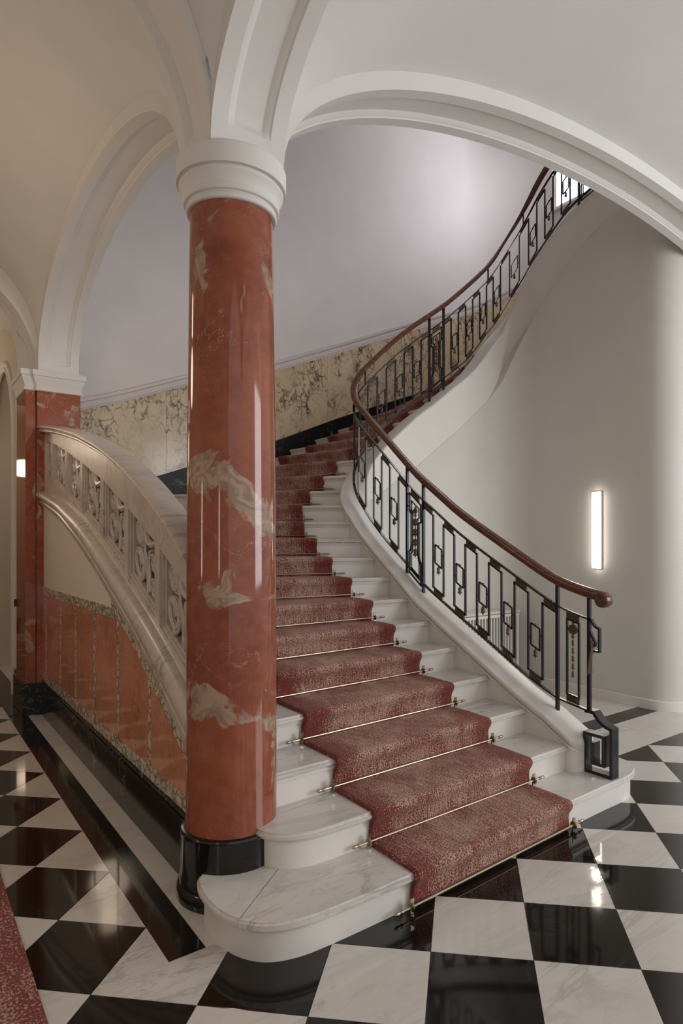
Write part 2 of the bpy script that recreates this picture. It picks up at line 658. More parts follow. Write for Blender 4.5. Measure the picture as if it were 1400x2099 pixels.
# step nosing end points (inner string side, outer side)
IN = {2: (2.13, -.347), 3: (2.13, -.013), 4: (2.13, .33), 5: (2.13, .663), 6: (2.13, .96), 7: (2.13, 1.229), 8: (2.13, 1.478), 9: (2.13, 1.688), 10: (2.13, 1.895), 11: (2.13, 2.08), 12: (2.15, 2.219), 13: (2.325, 2.449), 14: (2.424, 2.498), 15: (2.511, 2.517), 16: (2.773, 2.52), 17: (3.022, 2.52), 18: (3.222, 2.52), 19: (3.429, 2.52), 20: (3.63, 2.52)}
OUT = {2: (0.10, -.39), 3: (.12, -.08), 4: (.12, .235), 5: (.12, .56), 6: (.12, .875), 7: (.12, 1.22), 8: (.12, 1.7), 9: (.12, 2.25), 10: (.12, 2.9), 11: (.12, 3.6), 12: (.45, 4.3), 13: (.92, 4.3), 14: (1.38, 4.3), 15: (1.83, 4.3), 16: (2.28, 4.3), 17: (2.72, 4.3), 18: (3.1, 4.3), 19: (3.46, 4.3), 20: (3.85, 4.3)}
for k in range(4, 12):
    (a, b), (c, d) = IN[k], OUT[k]
    OUT[k] = (-0.045, d + (d - b) / (c - a) * (-0.165))
KMAX = 31
for k in range(21, KMAX + 1):
    t = 4.2
    while BOT(t) - 0.165 < k * R_ and t < 7.3:
        t += 0.01
    p = cpos(t) + cnor(t) * 0.12
    IN[k] = (p.x, p.y)
    OUT[k] = (3.85 + 0.4 * (k - 20), 4.3) if k <= 25 else {26: (6.35, 4.15), 27: (6.7, 3.75), 28: (6.75, 3.3), 29: (6.75, 2.85), 30: (6.75, 2.4), 31: (6.75, 1.95)}[k]


# ================================================================== FLOOR
fb = MB().box(-3.2, 8.5, -7.5, 13.0, -0.10, -0.006)
FLOOR = struct(fb.build('floor', plain('floor_grout', (0.05, 0.042, 0.036), 0.6)), 'black and white marble floor')


def clip(poly, a, b, c):
    """keep a*x+b*y<=c"""
    out = []
    for i in range(len(poly)):
        p, q = poly[i - 1], poly[i]
        dp, dq = a * p[0] + b * p[1] - c, a * q[0] + b * q[1] - c
        if (dp <= 0) != (dq <= 0):
            f = dp / (dp - dq)
            out.append((p[0] + (q[0] - p[0]) * f, p[1] + (q[1] - p[1]) * f))
        if dq <= 0:
            out.append(q)
    return out


def area2(poly):
    return abs(sum(poly[i - 1][0] * poly[i][1] - poly[i][0] * poly[i - 1][1] for i in range(len(poly)))) / 2


def shrink(poly, d):
    cx = sum(p[0] for p in poly) / len(poly)
    cy = sum(p[1] for p in poly) / len(poly)
    out = []
    for p in poly:
        L = math.hypot(p[0] - cx, p[1] - cy)
        out.append((cx + (p[0] - cx) * (1 - d / L), cy + (p[1] - cy) * (1 - d / L)))
    return out


def slab_mb(poly, z0, z1, ch=0.0015):
    lo = shrink(poly, 0.0012)
    hi = shrink(poly, 0.0012 + ch)
    return MB().loft([[(x, y, z0) for x, y in lo], [(x, y, z1 - ch) for x, y in lo], [(x, y, z1) for x, y in hi]])


def tv(i, j):
    return ((-3.31482 + i + 5.28652 + j) * 0.28278 - 1.2698, (5.28652 + j + 3.31482 - i) * 0.28278 - 2.8062)


def cam_xy(x, y, z=0.0):
    dx, dy = x - CAM[0], y - CAM[1]
    Y = dx * 0.608 + dy * 0.794
    X = dx * 0.794 - dy * 0.608
    if Y < 0.3:
        return None
    return (776.57 + 1294.57 * X / Y, 1112.77 - 1294.57 * (z - CAM[2]) / Y)


UB, WB, WR = -0.4295, -0.374, -0.0911
far_tiles = {0: MB(), 1: MB()}
full_tile = {}
ntile = 0
for i in range(-34, 26):
    for j in range(-24, 26):
        poly = [tv(i, j), tv(i + 1, j), tv(i + 1, j + 1), tv(i, j + 1)]
        cx = sum(p[0] for p in poly) / 4
        cy = sum(p[1] for p in poly) / 4
        if not (-3.1 < cx < 8.4 and -7.3 < cy < 10.2):
            continue
        full = True
        if (i, j) == (0, 0):
            poly = [tv(0, 1), tv(0, 0), tv(1, 0), tv(1, 1), (UB, WB)]
            full = False
        elif cx <= UB + 0.01:
            q = clip(poly, 1, 0, UB) if cy > WB - 0.01 else poly
            full = q == poly or abs(area2(q) - area2(poly)) < 1e-6
            poly = poly if full else q
        else:
            lim = WB if cx < 1.0 else WR
            q = clip(poly, 0, 1, lim)
            if len(q) < 3 or area2(q) < 1e-5:
                continue
            full = abs(area2(q) - area2(poly)) < 1e-6
            poly = poly if full else q
        if len(poly) < 3 or area2(poly) < 1e-5:
            continue
        if cx < -0.2 and cy > 4.2 and cx > -0.43:
            continue
        black = (i + j) % 2
        ps = cam_xy(cx, cy)
        vis = ps and -90 < ps[0] < 1490 and 1330 < ps[1] < 2260
        if vis and -0.1 < cx < 2.3 and cy > -0.45:
            vis = False
        if vis and ntile < 290:
            ntile += 1
            mat = TILE_BLACK if black else TILE_WHITE
            if full:
                if black not in full_tile:
                    o = slab_mb(poly, -0.02, 0.0).build('tile', mat, FLOOR, (cx, cy, 0))
                    full_tile[black] = o
                else:
                    share(full_tile[black], 'tile', FLOOR, (cx, cy, 0))
            else:
                slab_mb(poly, -0.02, 0.0).build('tile', mat, FLOOR, (cx, cy, 0))
        else:
            m = slab_mb(poly, -0.02, 0.0)
            far_tiles[black].add(m.v, m.f)
far_tiles[0].build('outlying_white_tiles', TILE_WHITE, FLOOR, kind='stuff')
far_tiles[1].build('outlying_black_tiles', TILE_BLACK, FLOOR, kind='stuff')


def floor_slab(x0, x1, y0, y1, mat, name='border_slab'):
    slab_mb([(x0, y0), (x1, y0), (x1, y1), (x0, y1)], -0.02, 0.0).build(name, mat, FLOOR, ((x0 + x1) / 2, (y0 + y1) / 2, 0))


def cuts(a, b, n):
    return [(a + (b - a) * i / n, a + (b - a) * (i + 1) / n) for i in range(n)]


for a, b in cuts(WB, 3.95, 4):
    floor_slab(UB, -0.28, a, b, TILE_BLACK)
for a, b in [(WB, 0.10), (0.10, 0.766), (0.766, 1.43), (1.43, 2.09), (2.09, 2.75), (2.75, 3.40), (3.40, 3.95)]:
    floor_slab(-0.28, 0.1 if b < 0.2 else -0.12, a, b, TILE_WHITE)
for a, b in cuts(2.35, 7.6, 7):
    floor_slab(a, b, WR, 0.40, TILE_WHITE)
for a, b in cuts(2.35, 4.58, 2):
    floor_slab(a, b, 0.40, 0.60, TILE_BLACK)
for a, b in cuts(2.35, 4.58, 3):
    for c, d in cuts(0.60, 2.32, 2):
        floor_slab(a, b, c, d, TILE_WHITE)
for a, b in cuts(4.0, 9.5, 4):
    floor_slab(UB, -0.2, a, b, TILE_BLACK)
for a, b in cuts(5.0, 9.5, 4):
    floor_slab(-0.2, 1.4, a, b, TILE_WHITE)


# ================================================================== VAULTS AND ARCHES
def web(name, xs, ys, fx, fy, p=3.0, n=44, parent=None):
    m = MB()
    x0, x1 = xs
    y0, y1 = ys
    pts = []
    for i in range(n + 1):
        for j in range(n + 1):
            # denser samples near the borders
            a = 0.5 - 0.5 * math.cos(PI * i / n)
            b = 0.5 - 0.5 * math.cos(PI * j / n)
            x = x0 + (x1 - x0) * a
            y = y0 + (y1 - y0) * b
            z = Z0 + 0.10 + (fx(x) ** p + fy(y) ** p) ** (1 / p)
            pts.append((x, y, z))
    fs = []
    for i in range(n):
        for j in range(n):
            k = i * (n + 1) + j
            q = (k, k + 1, k + n + 2, k + n + 1)
            if all(abs(pts[c][0]) < 0.215 and abs(pts[c][1]) < 0.215 for c in q):
                continue
            fs.append(q)
    m.add(pts, fs)
    return m.build(name, PLASTER, parent, smooth=1.2)


CEIL = struct(MB().box(-3.2, 8.5, -7.5, 10.5, 5.55, 5.65).build('ceiling', PLASTER), 'white plastered vaulted ceiling') if False else None
ceil_root = bpy.data.objects.new('ceiling', None)
COL.objects.link(ceil_root)
ORG['ceiling'] = (0, 0, 0)
struct(ceil_root, 'white plastered groin vault over the hall and corridor')
fA = lambda y: f_long(y)
fB = lambda y: f_long(y - 4.2)
web('vault_web', (0.165, 6.8), (-4.2, -0.165), g_wide, fA, 3.0, 60, ceil_root)
web('vault_web', (-2.76, -0.165), (0.165, 4.2), g_corr, fA, 3.0, 60, ceil_root)
web('vault_web', (-2.76, -0.165), (-4.2, -0.165), g_corr, fA, 3.0, 50, ceil_root)
web('vault_web', (-2.76, 0.0), (4.2, 8.4), g_corr, fB, 3.0, 40, ceil_root)
web('vault_web', (-2.76, 0.0), (8.4, 12.6), g_corr, lambda y: f_long(y - 8.4), 3.0, 30, ceil_root)


def rib(name, pts, across, panel=True, height=0.16, hw=HW, label=None):
    cen = (Vector(pts[len(pts) // 2]))
    cen = Vector((cen.x, cen.y, 3.0))
    """pts: list of 3D points of the soffit centre line; across: unit vector over the width"""
    ac = Vector(across)
    P = [Vector(p) for p in pts]
    n = len(P)
    L = [0.0]
    for a, b in zip(P, P[1:]):
        L.append(L[-1] + (b - a).length)
    rings = []
    for i, p in enumerate(P):
        t = (P[min(i + 1, n - 1)] - P[max(i - 1, 0)]).normalized()
        nn = ac.cross(t)
        if nn.dot(p - cen) < 0:
            nn = -nn
        d = min(L[i], L[-1] - L[i])
        rec = 0.0 if not panel else max(0.0, min(1.0, (d - 0.10) / 0.012)) * 0.028
        hz = min((Vector((p.x, p.y)) - Vector((P[0].x, P[0].y))).length, (Vector((p.x, p.y)) - Vector((P[-1].x, P[-1].y))).length)
        ht = min(height, 0.034 + hz * 1.1)
        prof = [(-hw, ht), (-hw, 0), (-0.105, 0), (-0.100, rec * 0.25), (-0.090, rec * 0.35), (-0.072, rec * 0.9), (-0.068, rec),
                (0.068, rec), (0.072, rec * 0.9), (0.090, rec * 0.35), (0.100, rec * 0.25), (0.105, 0), (hw, 0), (hw, ht)]
        rings.append([p + ac * a + nn * b for a, b in prof])
    o = MB().loft(rings, True, True).build(name, PLASTER, smooth=0.5)
    return struct(o, label)


def arch_pts(fn, a0, a1, n, mk):
    """sample an elliptical arch evenly in angle"""
    out = []
    c, h = (a0 + a1) / 2, (a1 - a0) / 2
    for i in range(n + 1):
        s = c - h * math.cos(PI * i / n)
        out.append(mk(s, Z0 + fn(s)))
    return out


def with_panel_samples(pts):
    # add extra rings around the panel ends so the recess starts crisply
    return pts


rib('trim_1', arch_pts(f_long, 0.18, 3.99, 90, lambda s, z: (0, s, z)) + [(0, 3.992, Z0 - 0.02), (0, 3.992, 3.36), (0, 3.992, 3.352), (0, 3.992, 3.25)], (1, 0, 0), label='panelled arch from the column to the red pilaster')
rib('trim_2', arch_pts(g_wide, 0.18, 6.62, 130, lambda s, z: (s, 0, z)), (0, 1, 0), label='wide panelled arch over the foot of the stair')
rib('trim_3', arch_pts(f_long, -3.99, -0.18, 90, lambda s, z: (0, s, z)), (1, 0, 0), label='panelled arch rising from the column over the hall')
rib('trim_4', arch_pts(g_corr, -2.58, -0.18, 70, lambda s, z: (s, 0, z)), (0, 1, 0), label='panelled arch crossing the corridor from the column')
rib('trim_5', arch_pts(g_corr, -2.58, -0.18, 60, lambda s, z: (s, 4.22, z - 0.12)), (0, 1, 0), label='panelled arch crossing the corridor from the red pilaster')
rib('trim_6', arch_pts(lambda s: f_long(s - 4.2), 4.38, 8.19, 60, lambda s, z: (-0.12, s, z - 0.12)), (1, 0, 0), label='wall arch over the corridor doorway')
# block over the capital where the ribs meet
struct(MB().box(-0.14, 0.14, -0.14, 0.14, Z0 - 0.01, 4.3).build('trim_7', PLASTER), 'square springing block above the capital')

# walls above the arches, closing the stairwell
ws = MB()
n = 60
for i in range(n):
    a, b = 6.8 * i / n, 6.8 * (i + 1) / n
    za, zb = Z0 + g_wide(a) + 0.14, Z0 + g_wide(b) + 0.14
    ws.add([(a, 0.17, za), (b, 0.17, zb), (b, 0.17, 8.3), (a, 0.17, 8.3), (a, -0.1, za), (b, -0.1, zb), (b, -0.1, 8.3), (a, -0.1, 8.3)],
           [(0, 1, 2, 3), (4, 7, 6, 5), (0, 4, 5, 1), (3, 2, 6, 7)])
struct(ws.build('wall_above_stair_arch', WALLPAINT), 'wall over the wide stair arch')
ws = MB()
for i in range(n):
    a, b = 4.3 * i / n, 4.3 * (i + 1) / n
    za, zb = Z0 + f_long(a) + 0.14, Z0 + f_long(b) + 0.14
    ws.add([(0.17, a, za), (0.17, b, zb), (0.17, b, 8.3), (0.17, a, 8.3), (-0.1, a, za), (-0.1, b, zb), (-0.1, b, 8.3), (-0.1, a, 8.3)],
           [(0, 1, 2, 3), (4, 7, 6, 5), (0, 4, 5, 1), (3, 2, 6, 7)])
struct(ws.build('wall_above_side_arch', WALLPAINT), 'wall over the arch beside the marble balustrade')

# ================================================================== COLUMN
col = thing('column', 'round polished red marble column on a black plinth with white moulded capital', 'column', (0, 0, 0))
MB().lathe([(0.2526, 0.0), (0.2540, 0.02), (0.2526, 0.045), (0.245, 0.062), (0.2405, 0.066), (0.2405, 0.072), (0.237, 0.09), (0.234, 0.12), (0.233, 0.28), (0.2345, 0.288), (0.2345, 0.300), (0.230, 0.308), (0.214, 0.311)], n=72).build('plinth', BLACK_VEIN, col, smooth=0.5, label='black veined marble plinth')
MB().lathe([(0.2135, 0.308), (0.2125, 0.318), (0.2098, 0.33), (0.2095, 0.8), (0.208, 1.4), (0.203, 2.2), (0.195, 2.95), (0.1915, 3.12), (0.193, 3.165), (0.195, 3.18)], n=96).build('shaft', RED_COL, col, smooth=0.6, label='red marble shaft with cream patches')
MB().lathe([(0.190, 3.156), (0.204, 3.156), (0.2095, 3.160), (0.2115, 3.169), (0.2095, 3.180), (0.2050, 3.185), (0.2050, 3.190), (0.2190, 3.191), (0.2225, 3.197), (0.2225, 3.213), (0.2170, 3.218), (0.2195, 3.233), (0.2280, 3.252), (0.2405, 3.268), (0.2425, 3.276), (0.2335, 3.279), (0.2335, 3.288), (0.2530, 3.289), (0.2545, 3.294), (0.2545, 3.376), (0.2505, 3.386), (0.10, 3.388)], n=96).build('capital', PLASTER, col, smooth=0.35, label='white moulded ring capital')

# ================================================================== PILASTER (end of the side arch)
pil = thing('pilaster', 'square red marble pilaster with white impost at the far end of the balustrade', 'pillar', (0, 4.1, 0))
MB().box(-0.205, 0.175, 3.90, 4.32, 0.29, 3.07).build('shaft', RED_PIL, pil, bevel=0.004, label='broad red marble face under the arch')
MB().box(-0.298, -0.212, 3.93, 4.47, 0.29, 3.07).build('side_shaft', RED_PIL, pil, bevel=0.004, label='narrow polished red marble strip beside the corridor')
MB().box(-0.222, -0.2, 3.955, 4.3, 0.29, 3.07).build('joint', RED_PIL, pil)
MB().box(-0.225, 0.18, 3.875, 4.32, 0.0, 0.30).build('plinth', BLACK_VEIN, pil, bevel=0.006, label='black marble plinth')
MB().box(-0.325, -0.225, 3.905, 4.50, 0.0, 0.30).build('side_plinth', BLACK_VEIN, pil, bevel=0.006, label='black marble plinth of the side strip')


def impost(x0, x1, y0, y1, z0, name):
    prof = [(-0.01, 0.0), (0.004, 0.0), (0.012, 0.006), (0.013, 0.018), (0.009, 0.027), (0.003, 0.03), (0.004, 0.036), (0.010, 0.06), (0.024, 0.095), (0.034, 0.128), (0.034, 0.134), (0.042, 0.136), (0.044, 0.146), (0.044, 0.186), (0.036, 0.192), (-0.05, 0.194)]
    rings = [[(x0 - d, y0 - d, z0 + h), (x1 + d, y0 - d, z0 + h), (x1 + d, y1 + d, z0 + h), (x0 - d, y1 + d, z0 + h)] for d, h in prof]
    MB().loft(rings).build(name, PLASTER, pil, smooth=0.5, label='white moulded impost')


impost(-0.205, 0.175, 3.90, 4.32, 3.065, 'impost')
impost(-0.298, -0.212, 3.93, 4.47, 3.065, 'impost')
MB().box(-0.16, 0.16, 4.06, 4.3, 3.24, 3.4).build('springing_block', PLASTER, pil)

# ================================================================== LEFT WALL UNDER THE MARBLE BALUSTRADE
ZTOP = smooth_table([(0.0, 0.93), (0.21, 1.0), (0.80, 1.267), (1.30, 1.43), (1.88, 1.605), (2.5, 1.80), (3.0, 1.92), (3.88, 2.075), (4.3, 2.13)], 0.2)
ZBOT = smooth_table([(0.0, 0.53), (.21, .641), (.82, .962), (1.06, 1.082), (1.44, 1.225), (1.84, 1.386), (2.257, 1.539), (3.01, 1.786), (3.81, 1.955), (4.3, 2.03)], 0.2)
RAIL = smooth_table([(-0.2, 1.33), (0.07, 1.50), (0.335, 1.672), (0.81, 1.905), (1.2, 2.06), (1.67, 2.215), (2.3, 2.38), (2.8, 2.485), (3.28, 2.575), (3.93, 2.68), (4.3, 2.73)], 0.2)
ZROLL = smooth_table([(0.0, .855), (.2, .96), (.497, 1.105), (.786, 1.237), (1.242, 1.415), (1.75, 1.615), (2.257, 1.785), (3.0, 1.975), (3.55, 2.07), (3.9, 2.12), (4.3, 2.17)], 0.2)
NW = 40
ys = [0.12 + (3.92 - 0.12) * i / NW for i in range(NW + 1)]
wl = MB()
wl.loft([[(-0.148, y, 0.0), (-0.055, y, 0.0), (-0.055, y, ZBOT(y) + 0.02), (-0.148, y, ZBOT(y) + 0.02)] for y in ys])
WL = struct(wl.build('wall_left', plain('left_wall_plaster', (0.66, 0.58, 0.50), 0.7, 0, 0.04, 40, 0.02)), 'wall under the marble balustrade with red marble dado')
MB().box(-0.172, -0.14, 0.10, 3.88, 0.0, 0.292).build('plinth', BLACK_VEIN, WL, bevel=0.004, label='black marble skirting')
MB().box(-0.164, -0.14, 0.10, 3.90, 0.292, 0.318).build('plinth_cap', BLACK_VEIN, WL, bevel=0.004)
MB().box(-0.156, -0.14, 0.10, 3.90, 0.318, 0.392).build('border_strip', VEIN_STRIP, WL, bevel=0.002, label='veined cream marble border along the skirting')
DZ = 1.135


def diag(y):
    return ZBOT(y) - 0.052


# top border strip
ytop = next(y for y in [3.9 - 0.01 * i for i in range(380)] if diag(y) < 1.205)
ymid = next(y for y in [3.9 - 0.01 * i for i in range(380)] if diag(y) < DZ)
MB().prism([(-0.156, ymid, DZ), (-0.156, 3.9, DZ), (-0.156, 3.9, 1.205), (-0.156, ytop, 1.205)], (0, 0, 0), (0.016, 0, 0)).build('border_strip', VEIN_STRIP, WL, label='veined cream marble border on top of the dado')
# raking strip under the moulding
yy = [0.10 + (ytop - 0.10) * i / 14 for i in range(15)]
MB().loft([[(-0.156, y, diag(y)), (-0.14, y, diag(y)), (-0.14, y, ZBOT(y) + 0.01), (-0.156, y, ZBOT(y) + 0.01)] for y in yy]).build('border_strip', VEIN_STRIP, WL, label='veined cream marble strip raking under the moulding')
cutsw = [3.90, 3.76, 3.124, 2.538, 1.948, 1.36, 0.735, 0.10]
for i in range(len(cutsw) - 1):
    hi, lo = cutsw[i] - (0.02 if i else 0.0), cutsw[i + 1] + (0.02 if i < len(cutsw) - 2 else 0)
    ptop = []
    for s in range(9):
        y = lo + (hi - lo) * s / 8
        ptop.append((-0.153, y, min(DZ, diag(y)) - 0.001))
    if i == 0:
        MB().prism([(-0.155, lo, 0.394), (-0.155, hi, 0.394)] + list(reversed([(-0.155, y, z) for _, y, z in ptop])), (0, 0, 0), (0.015, 0, 0)).build('dado_panel', RED_DADO, WL)
    else:
        MB().prism([(-0.153, lo, 0.394), (-0.153, hi, 0.394)] + list(reversed(ptop)), (0, 0, 0), (0.013, 0, 0)).build('dado_panel', RED_DADO, WL)
for y in cutsw[1:-1]:
    zt = min(DZ, diag(y))
    MB().box(-0.1555, -0.14, y - 0.019, y + 0.019, 0.394, zt - 0.001).build('dado_strip', VEIN_STRIP, WL)

# ================================================================== MARBLE BALUSTRADE
mb_ = thing('marble_balustrade', 'carved white marble balustrade with pierced scroll panels raking up to the red pilaster', 'balustrade', (0, 0.4, 0.9))
prof = [(-.05, 0), (-.150, 0), (-.150, .05), (-.163, .07), (-.166, .24), (-.182, .26), (-.186, .36), (-.180, .42), (-.170, .45)]
prof += [(-.168 - .048 * math.cos(a), .72 + .235 * math.sin(a)) for a in [(-80 + 17 * q) * PI / 180 for q in range(11)]]
prof += [(-.150, .965), (-.140, 1.0), (-.05, 1.0)]
ys2 = [0.03 + (3.895 - 0.03) * i / 70 for i in range(71)]
MB().loft([[(u, y, ZBOT(y) + f * (ZROLL(y) - ZBOT(y))) for u, f in prof] for y in ys2]).build('base_moulding', BAL_MARBLE, mb_, smooth=0.45, label='heavy rolled marble base moulding')
OB = smooth_table([(0.0, .90), (.2, 1.0), (.566, 1.155), (.653, 1.20), (1.138, 1.41), (1.229, 1.452), (1.77, 1.66), (2.35, 1.85), (2.88, 2.0), (3.37, 2.14), (3.9, 2.25), (4.3, 2.3)], 0.2)
OT = smooth_table([(0.0, 1.29), (.2, 1.40), (.566, 1.577), (.645, 1.615), (1.18, 1.835), (1.75, 2.045), (2.34, 2.222), (2.88, 2.37), (3.37, 2.495), (3.9, 2.59), (4.3, 2.65)], 0.2)


def ribbon(fa, fb, x0, x1, name, lab=None, pr=mb_, ylist=ys2, mat=BAL_MARBLE):
    MB().loft([[(x0, y, fa(y)), (x1, y, fa(y)), (x1, y, fb(y)), (x0, y, fb(y))] for y in ylist]).build(name, mat, pr, smooth=0.4, label=lab)


ribbon(lambda y: ZROLL(y) - 0.01, OB, -0.142, -0.07, 'bottom_band')
ribbon(OT, lambda y: RAIL(y) + 0.01, -0.142, -0.07, 'top_band')
rp = [(-.172, 0.0), (-.184, 0.003), (-.192, 0.012), (-.192, 0.022), (-.182, 0.027), (-.182, 0.031), (-.200, 0.034), (-.210, 0.044), (-.208, 0.055), (-.196, 0.062), (-.13, 0.070), (-.06, .066), (-.046, .056), (-.046, .03), (-.055, 0.0)]
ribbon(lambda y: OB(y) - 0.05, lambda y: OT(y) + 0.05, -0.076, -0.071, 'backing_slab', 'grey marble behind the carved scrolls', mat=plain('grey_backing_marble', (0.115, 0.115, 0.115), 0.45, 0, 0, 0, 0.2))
MB().loft([[(u, y, RAIL(y) + h) for u, h in rp] for y in [0.09 + (3.90 - 0.09) * i / 80 for i in range(81)]]).build('top_rail', BAL_MARBLE, mb_, smooth=0.5, label='broad rounded marble coping')
divs = [0.07, 0.645, 1.226, 1.80, 2.405, 2.95, 3.55, 3.90]
for k, y in enumerate(divs):
    hwid = 0.042
    a, b = max(y - hwid, 0.12), min(y + hwid, 3.9)
    MB().loft([[(-0.1425, q, OB(q) - 0.01), (-0.07, q, OB(q) - 0.01), (-0.07, q, OT(q) + 0.01), (-0.1425, q, OT(q) + 0.01)] for q in (a, (a + b) / 2, b)]).build('upright', BAL_MARBLE, mb_)


def spiral(c0, r0, turns, fn, start=0.0, sgn=1, n=30, rmin=0.12):
    out = []
    for i in range(n + 1):
        f = i / n
        r = r0 * (1 - (1 - rmin) * f)
        a = start + sgn * 2 * PI * turns * f
        out.append(fn(c0[0] + r * math.cos(a), c0[1] + r * math.sin(a)))
    return out


for k in range(len(divs) - 1):
    lo, hi = divs[k] + 0.042, divs[k + 1] - 0.042
    lo = max(lo, 0.13)
    if hi - lo < 0.15:
        continue
    # stepped inner frame
    for st, (dx, dd) in enumerate(((0.016, 0.012), (0.032, 0.026))):
        m = MB()
        a, b = lo + dx, hi - dx
        q3 = (lo, a)
        x0, x1 = -0.142 + dd, -0.075
        m.loft([[(x0, q, OB(q)), (x1, q, OB(q)), (x1, q, OT(q)), (x0, q, OT(q))] for q in (lo, a)])
        m.loft([[(x0, q, OB(q)), (x1, q, OB(q)), (x1, q, OT(q)), (x0, q, OT(q))] for q in (b, hi)])
        qs = [a + (b - a) * s / 4 for s in range(5)]
        m.loft([[(x0, q, OB(q)), (x1, q, OB(q)), (x1, q, OB(q) + dx), (x0, q, OB(q) + dx)] for q in qs])
        m.build('panel_frame', BAL_MARBLE, mb_)
    A, B = lo + 0.036, hi - 0.034
    W_ = B - A

    def mp(a, b, x=-0.104):
        """a: 0 far (image left) .. 1 near; b: 0 bottom .. 1 top, sheared with the rake"""
        y = B - a * W_
        zb, zt = OB(y) + 0.02, OT(y) + 0.01
        return (x, y, zb + b * (zt - zb))

    hgt = OT((A + B) / 2) - OB((A + B) / 2) - 0.03
    asp = hgt / W_

    def pt(a, b):
        # keep volutes round: b offset measured in panel widths
        return mp(a, b)
    m = MB()

    def vol(ca, cb, r, turns, start, sgn, tr=0.014, rmin=0.10, disc=False):
        f = lambda a, b: mp(ca + (a - ca), cb + (b - cb) / asp)
        p = spiral((ca, cb), r, turns, f, start, sgn, 34, rmin)
        m.tube(p, lambda s: tr * (1 - 0.45 * s), 6)
        # thicken across the stone
        p2 = [(q[0] + 0.012, q[1], q[2]) for q in p]
        m.tube(p2, lambda s: tr * (1 - 0.45 * s), 6)
        if disc:
            ring0 = [f(ca + r * 0.95 * math.cos(t * PI / 9), cb + r * 0.95 * math.sin(t * PI / 9)) for t in range(18)]
            m.loft([[(q[0] + 0.002, q[1], q[2]) for q in ring0], [(q[0] + 0.022, q[1], q[2]) for q in ring0]])
    vol(0.22, 0.71, 0.17, 2.1, 0.3, 1, 0.011, 0.08, True)
    vol(0.22, 0.27, 0.15, 1.0, 0.3, 1, 0.018, 1.0)
    vol(0.22, 0.27, 0.19, 1.0, 0.3, 1, 0.010, 1.0)
    vol(0.78, 0.52, 0.12, 1.9, PI - 0.2, -1, 0.009, 0.08, True)
    vol(0.78, 0.17, 0.12, 1.9, PI - 0.2, -1, 0.009, 0.08, True)
    # stems
    m.tube([mp(*p) for p in [(0.06, 0.92), (0.25, 0.90), (0.40, 0.80), (0.44, 0.6), (0.44, 0.35), (0.40, 0.16), (0.30, 0.06), (0.2, 0.05)]], 0.011, 6)
    m.tube([mp(*p) for p in [(0.60, 0.02), (0.55, 0.2), (0.50, 0.42), (0.48, 0.55)]], lambda s: 0.013 * (1 - 0.6 * s), 6)
    m.tube([mp(*p) for p in [(0.62, 0.05), (0.62, 0.3), (0.60, 0.5), (0.64, 0.64), (0.74, 0.69)]], lambda s: 0.014 * (1 - 0.3 * s), 6)
    # curling leaf at the top
    m.tube([mp(*p) for p in [(0.50, 0.96), (0.52, 0.84), (0.58, 0.76), (0.68, 0.75), (0.78, 0.80), (0.90, 0.86), (0.96, 0.80)]], lambda s: 0.019 * math.sin(PI * min(1, 0.15 + 0.8 * s)) + 0.004, 7)
    m.build('scroll_panel', BAL_MARBLE, mb_, smooth=0.8)

# ================================================================== STAIRCASE
st = thing('staircase', 'white marble staircase with moulded inner string sweeping up to the right', 'staircase', (1.2, -0.3, 0))
TH = 0.038


def chaikin(p, n=2, closed=False):
    for _ in range(n):
        q = [p[0]]
        for a, b in zip(p, p[1:]):
            q.append((a[0] * .75 + b[0] * .25, a[1] * .75 + b[1] * .25))
            q.append((a[0] * .25 + b[0] * .75, a[1] * .25 + b[1] * .75))
        q.append(p[-1])
        p = q
    return p


def inset(poly, d):
    n = len(poly)
    ar = sum(poly[i - 1][0] * poly[i][1] - poly[i][0] * poly[i - 1][1] for i in range(n))
    s = 1 if ar > 0 else -1
    out = []
    for i in range(n):
        a, b, c = Vector(poly[i - 1]), Vector(poly[i]), Vector(poly[(i + 1) % n])
        e1, e2 = (b - a), (c - b)
        if e1.length < 1e-6 or e2.length < 1e-6:
            out.append(tuple(b))
            continue
        n1 = Vector((-e1.y, e1.x)).normalized() * s
        n2 = Vector((-e2.y, e2.x)).normalized() * s
        m = n1 + n2
        if m.length < 1e-4:
            m = n1
        m = m.normalized() / max(0.4, math.sqrt(max(0.0, (1 + n1.dot(n2)) / 2)))
        out.append((b.x + m.x * d, b.y + m.y * d))
    return out


left1 = chaikin([(-.10, -.06), (-.195, -.10), (-.247, -.177), (-.266, -.306), (-.258, -.445), (-.216, -.555), (-.140, -.640), (-.02, -.685), (.12, -.694), (.305, -.694), (.6, -.690)], 2)
right1 = chaikin([(1.6, -.645), (2.15, -.623), (2.36, -.625), (2.50, -.595), (2.60, -.52), (2.645, -.42), (2.63, -.32), (2.56, -.235), (2.44, -.19), (2.3, -.18)], 2)
poly1 = [(0.0, 0.0)] + left1 + right1 + [(2.25, -0.1), (2.2, 0.05), (0.2, 0.05)]
left2 = chaikin([(.03, -.10), (.012, -.18), (.03, -.262), (.085, -.334), (.174, -.380), (.285, -.394), (.531, -.388)], 2)
poly2 = [(0.12, 0.03)] + left2 + [(1.6, -.362), (2.2, -.345), (2.2, 0.05)]


def tread(poly, z, k):
    m = MB().prism([(x, y, 0) for x, y in poly], (0, 0, z - TH), (0, 0, z))
    return m.build('tread', TREAD_MARBLE, st, bevel=0.0135, bseg=3, smooth=0.6)


def half(poly, p, q, keep):
    a, b = q[1] - p[1], -(q[0] - p[0])
    c = a * p[0] + b * p[1]
    L = math.hypot(a, b)
    return clip(poly, a * keep / L, b * keep / L, c * keep / L + 0.012)


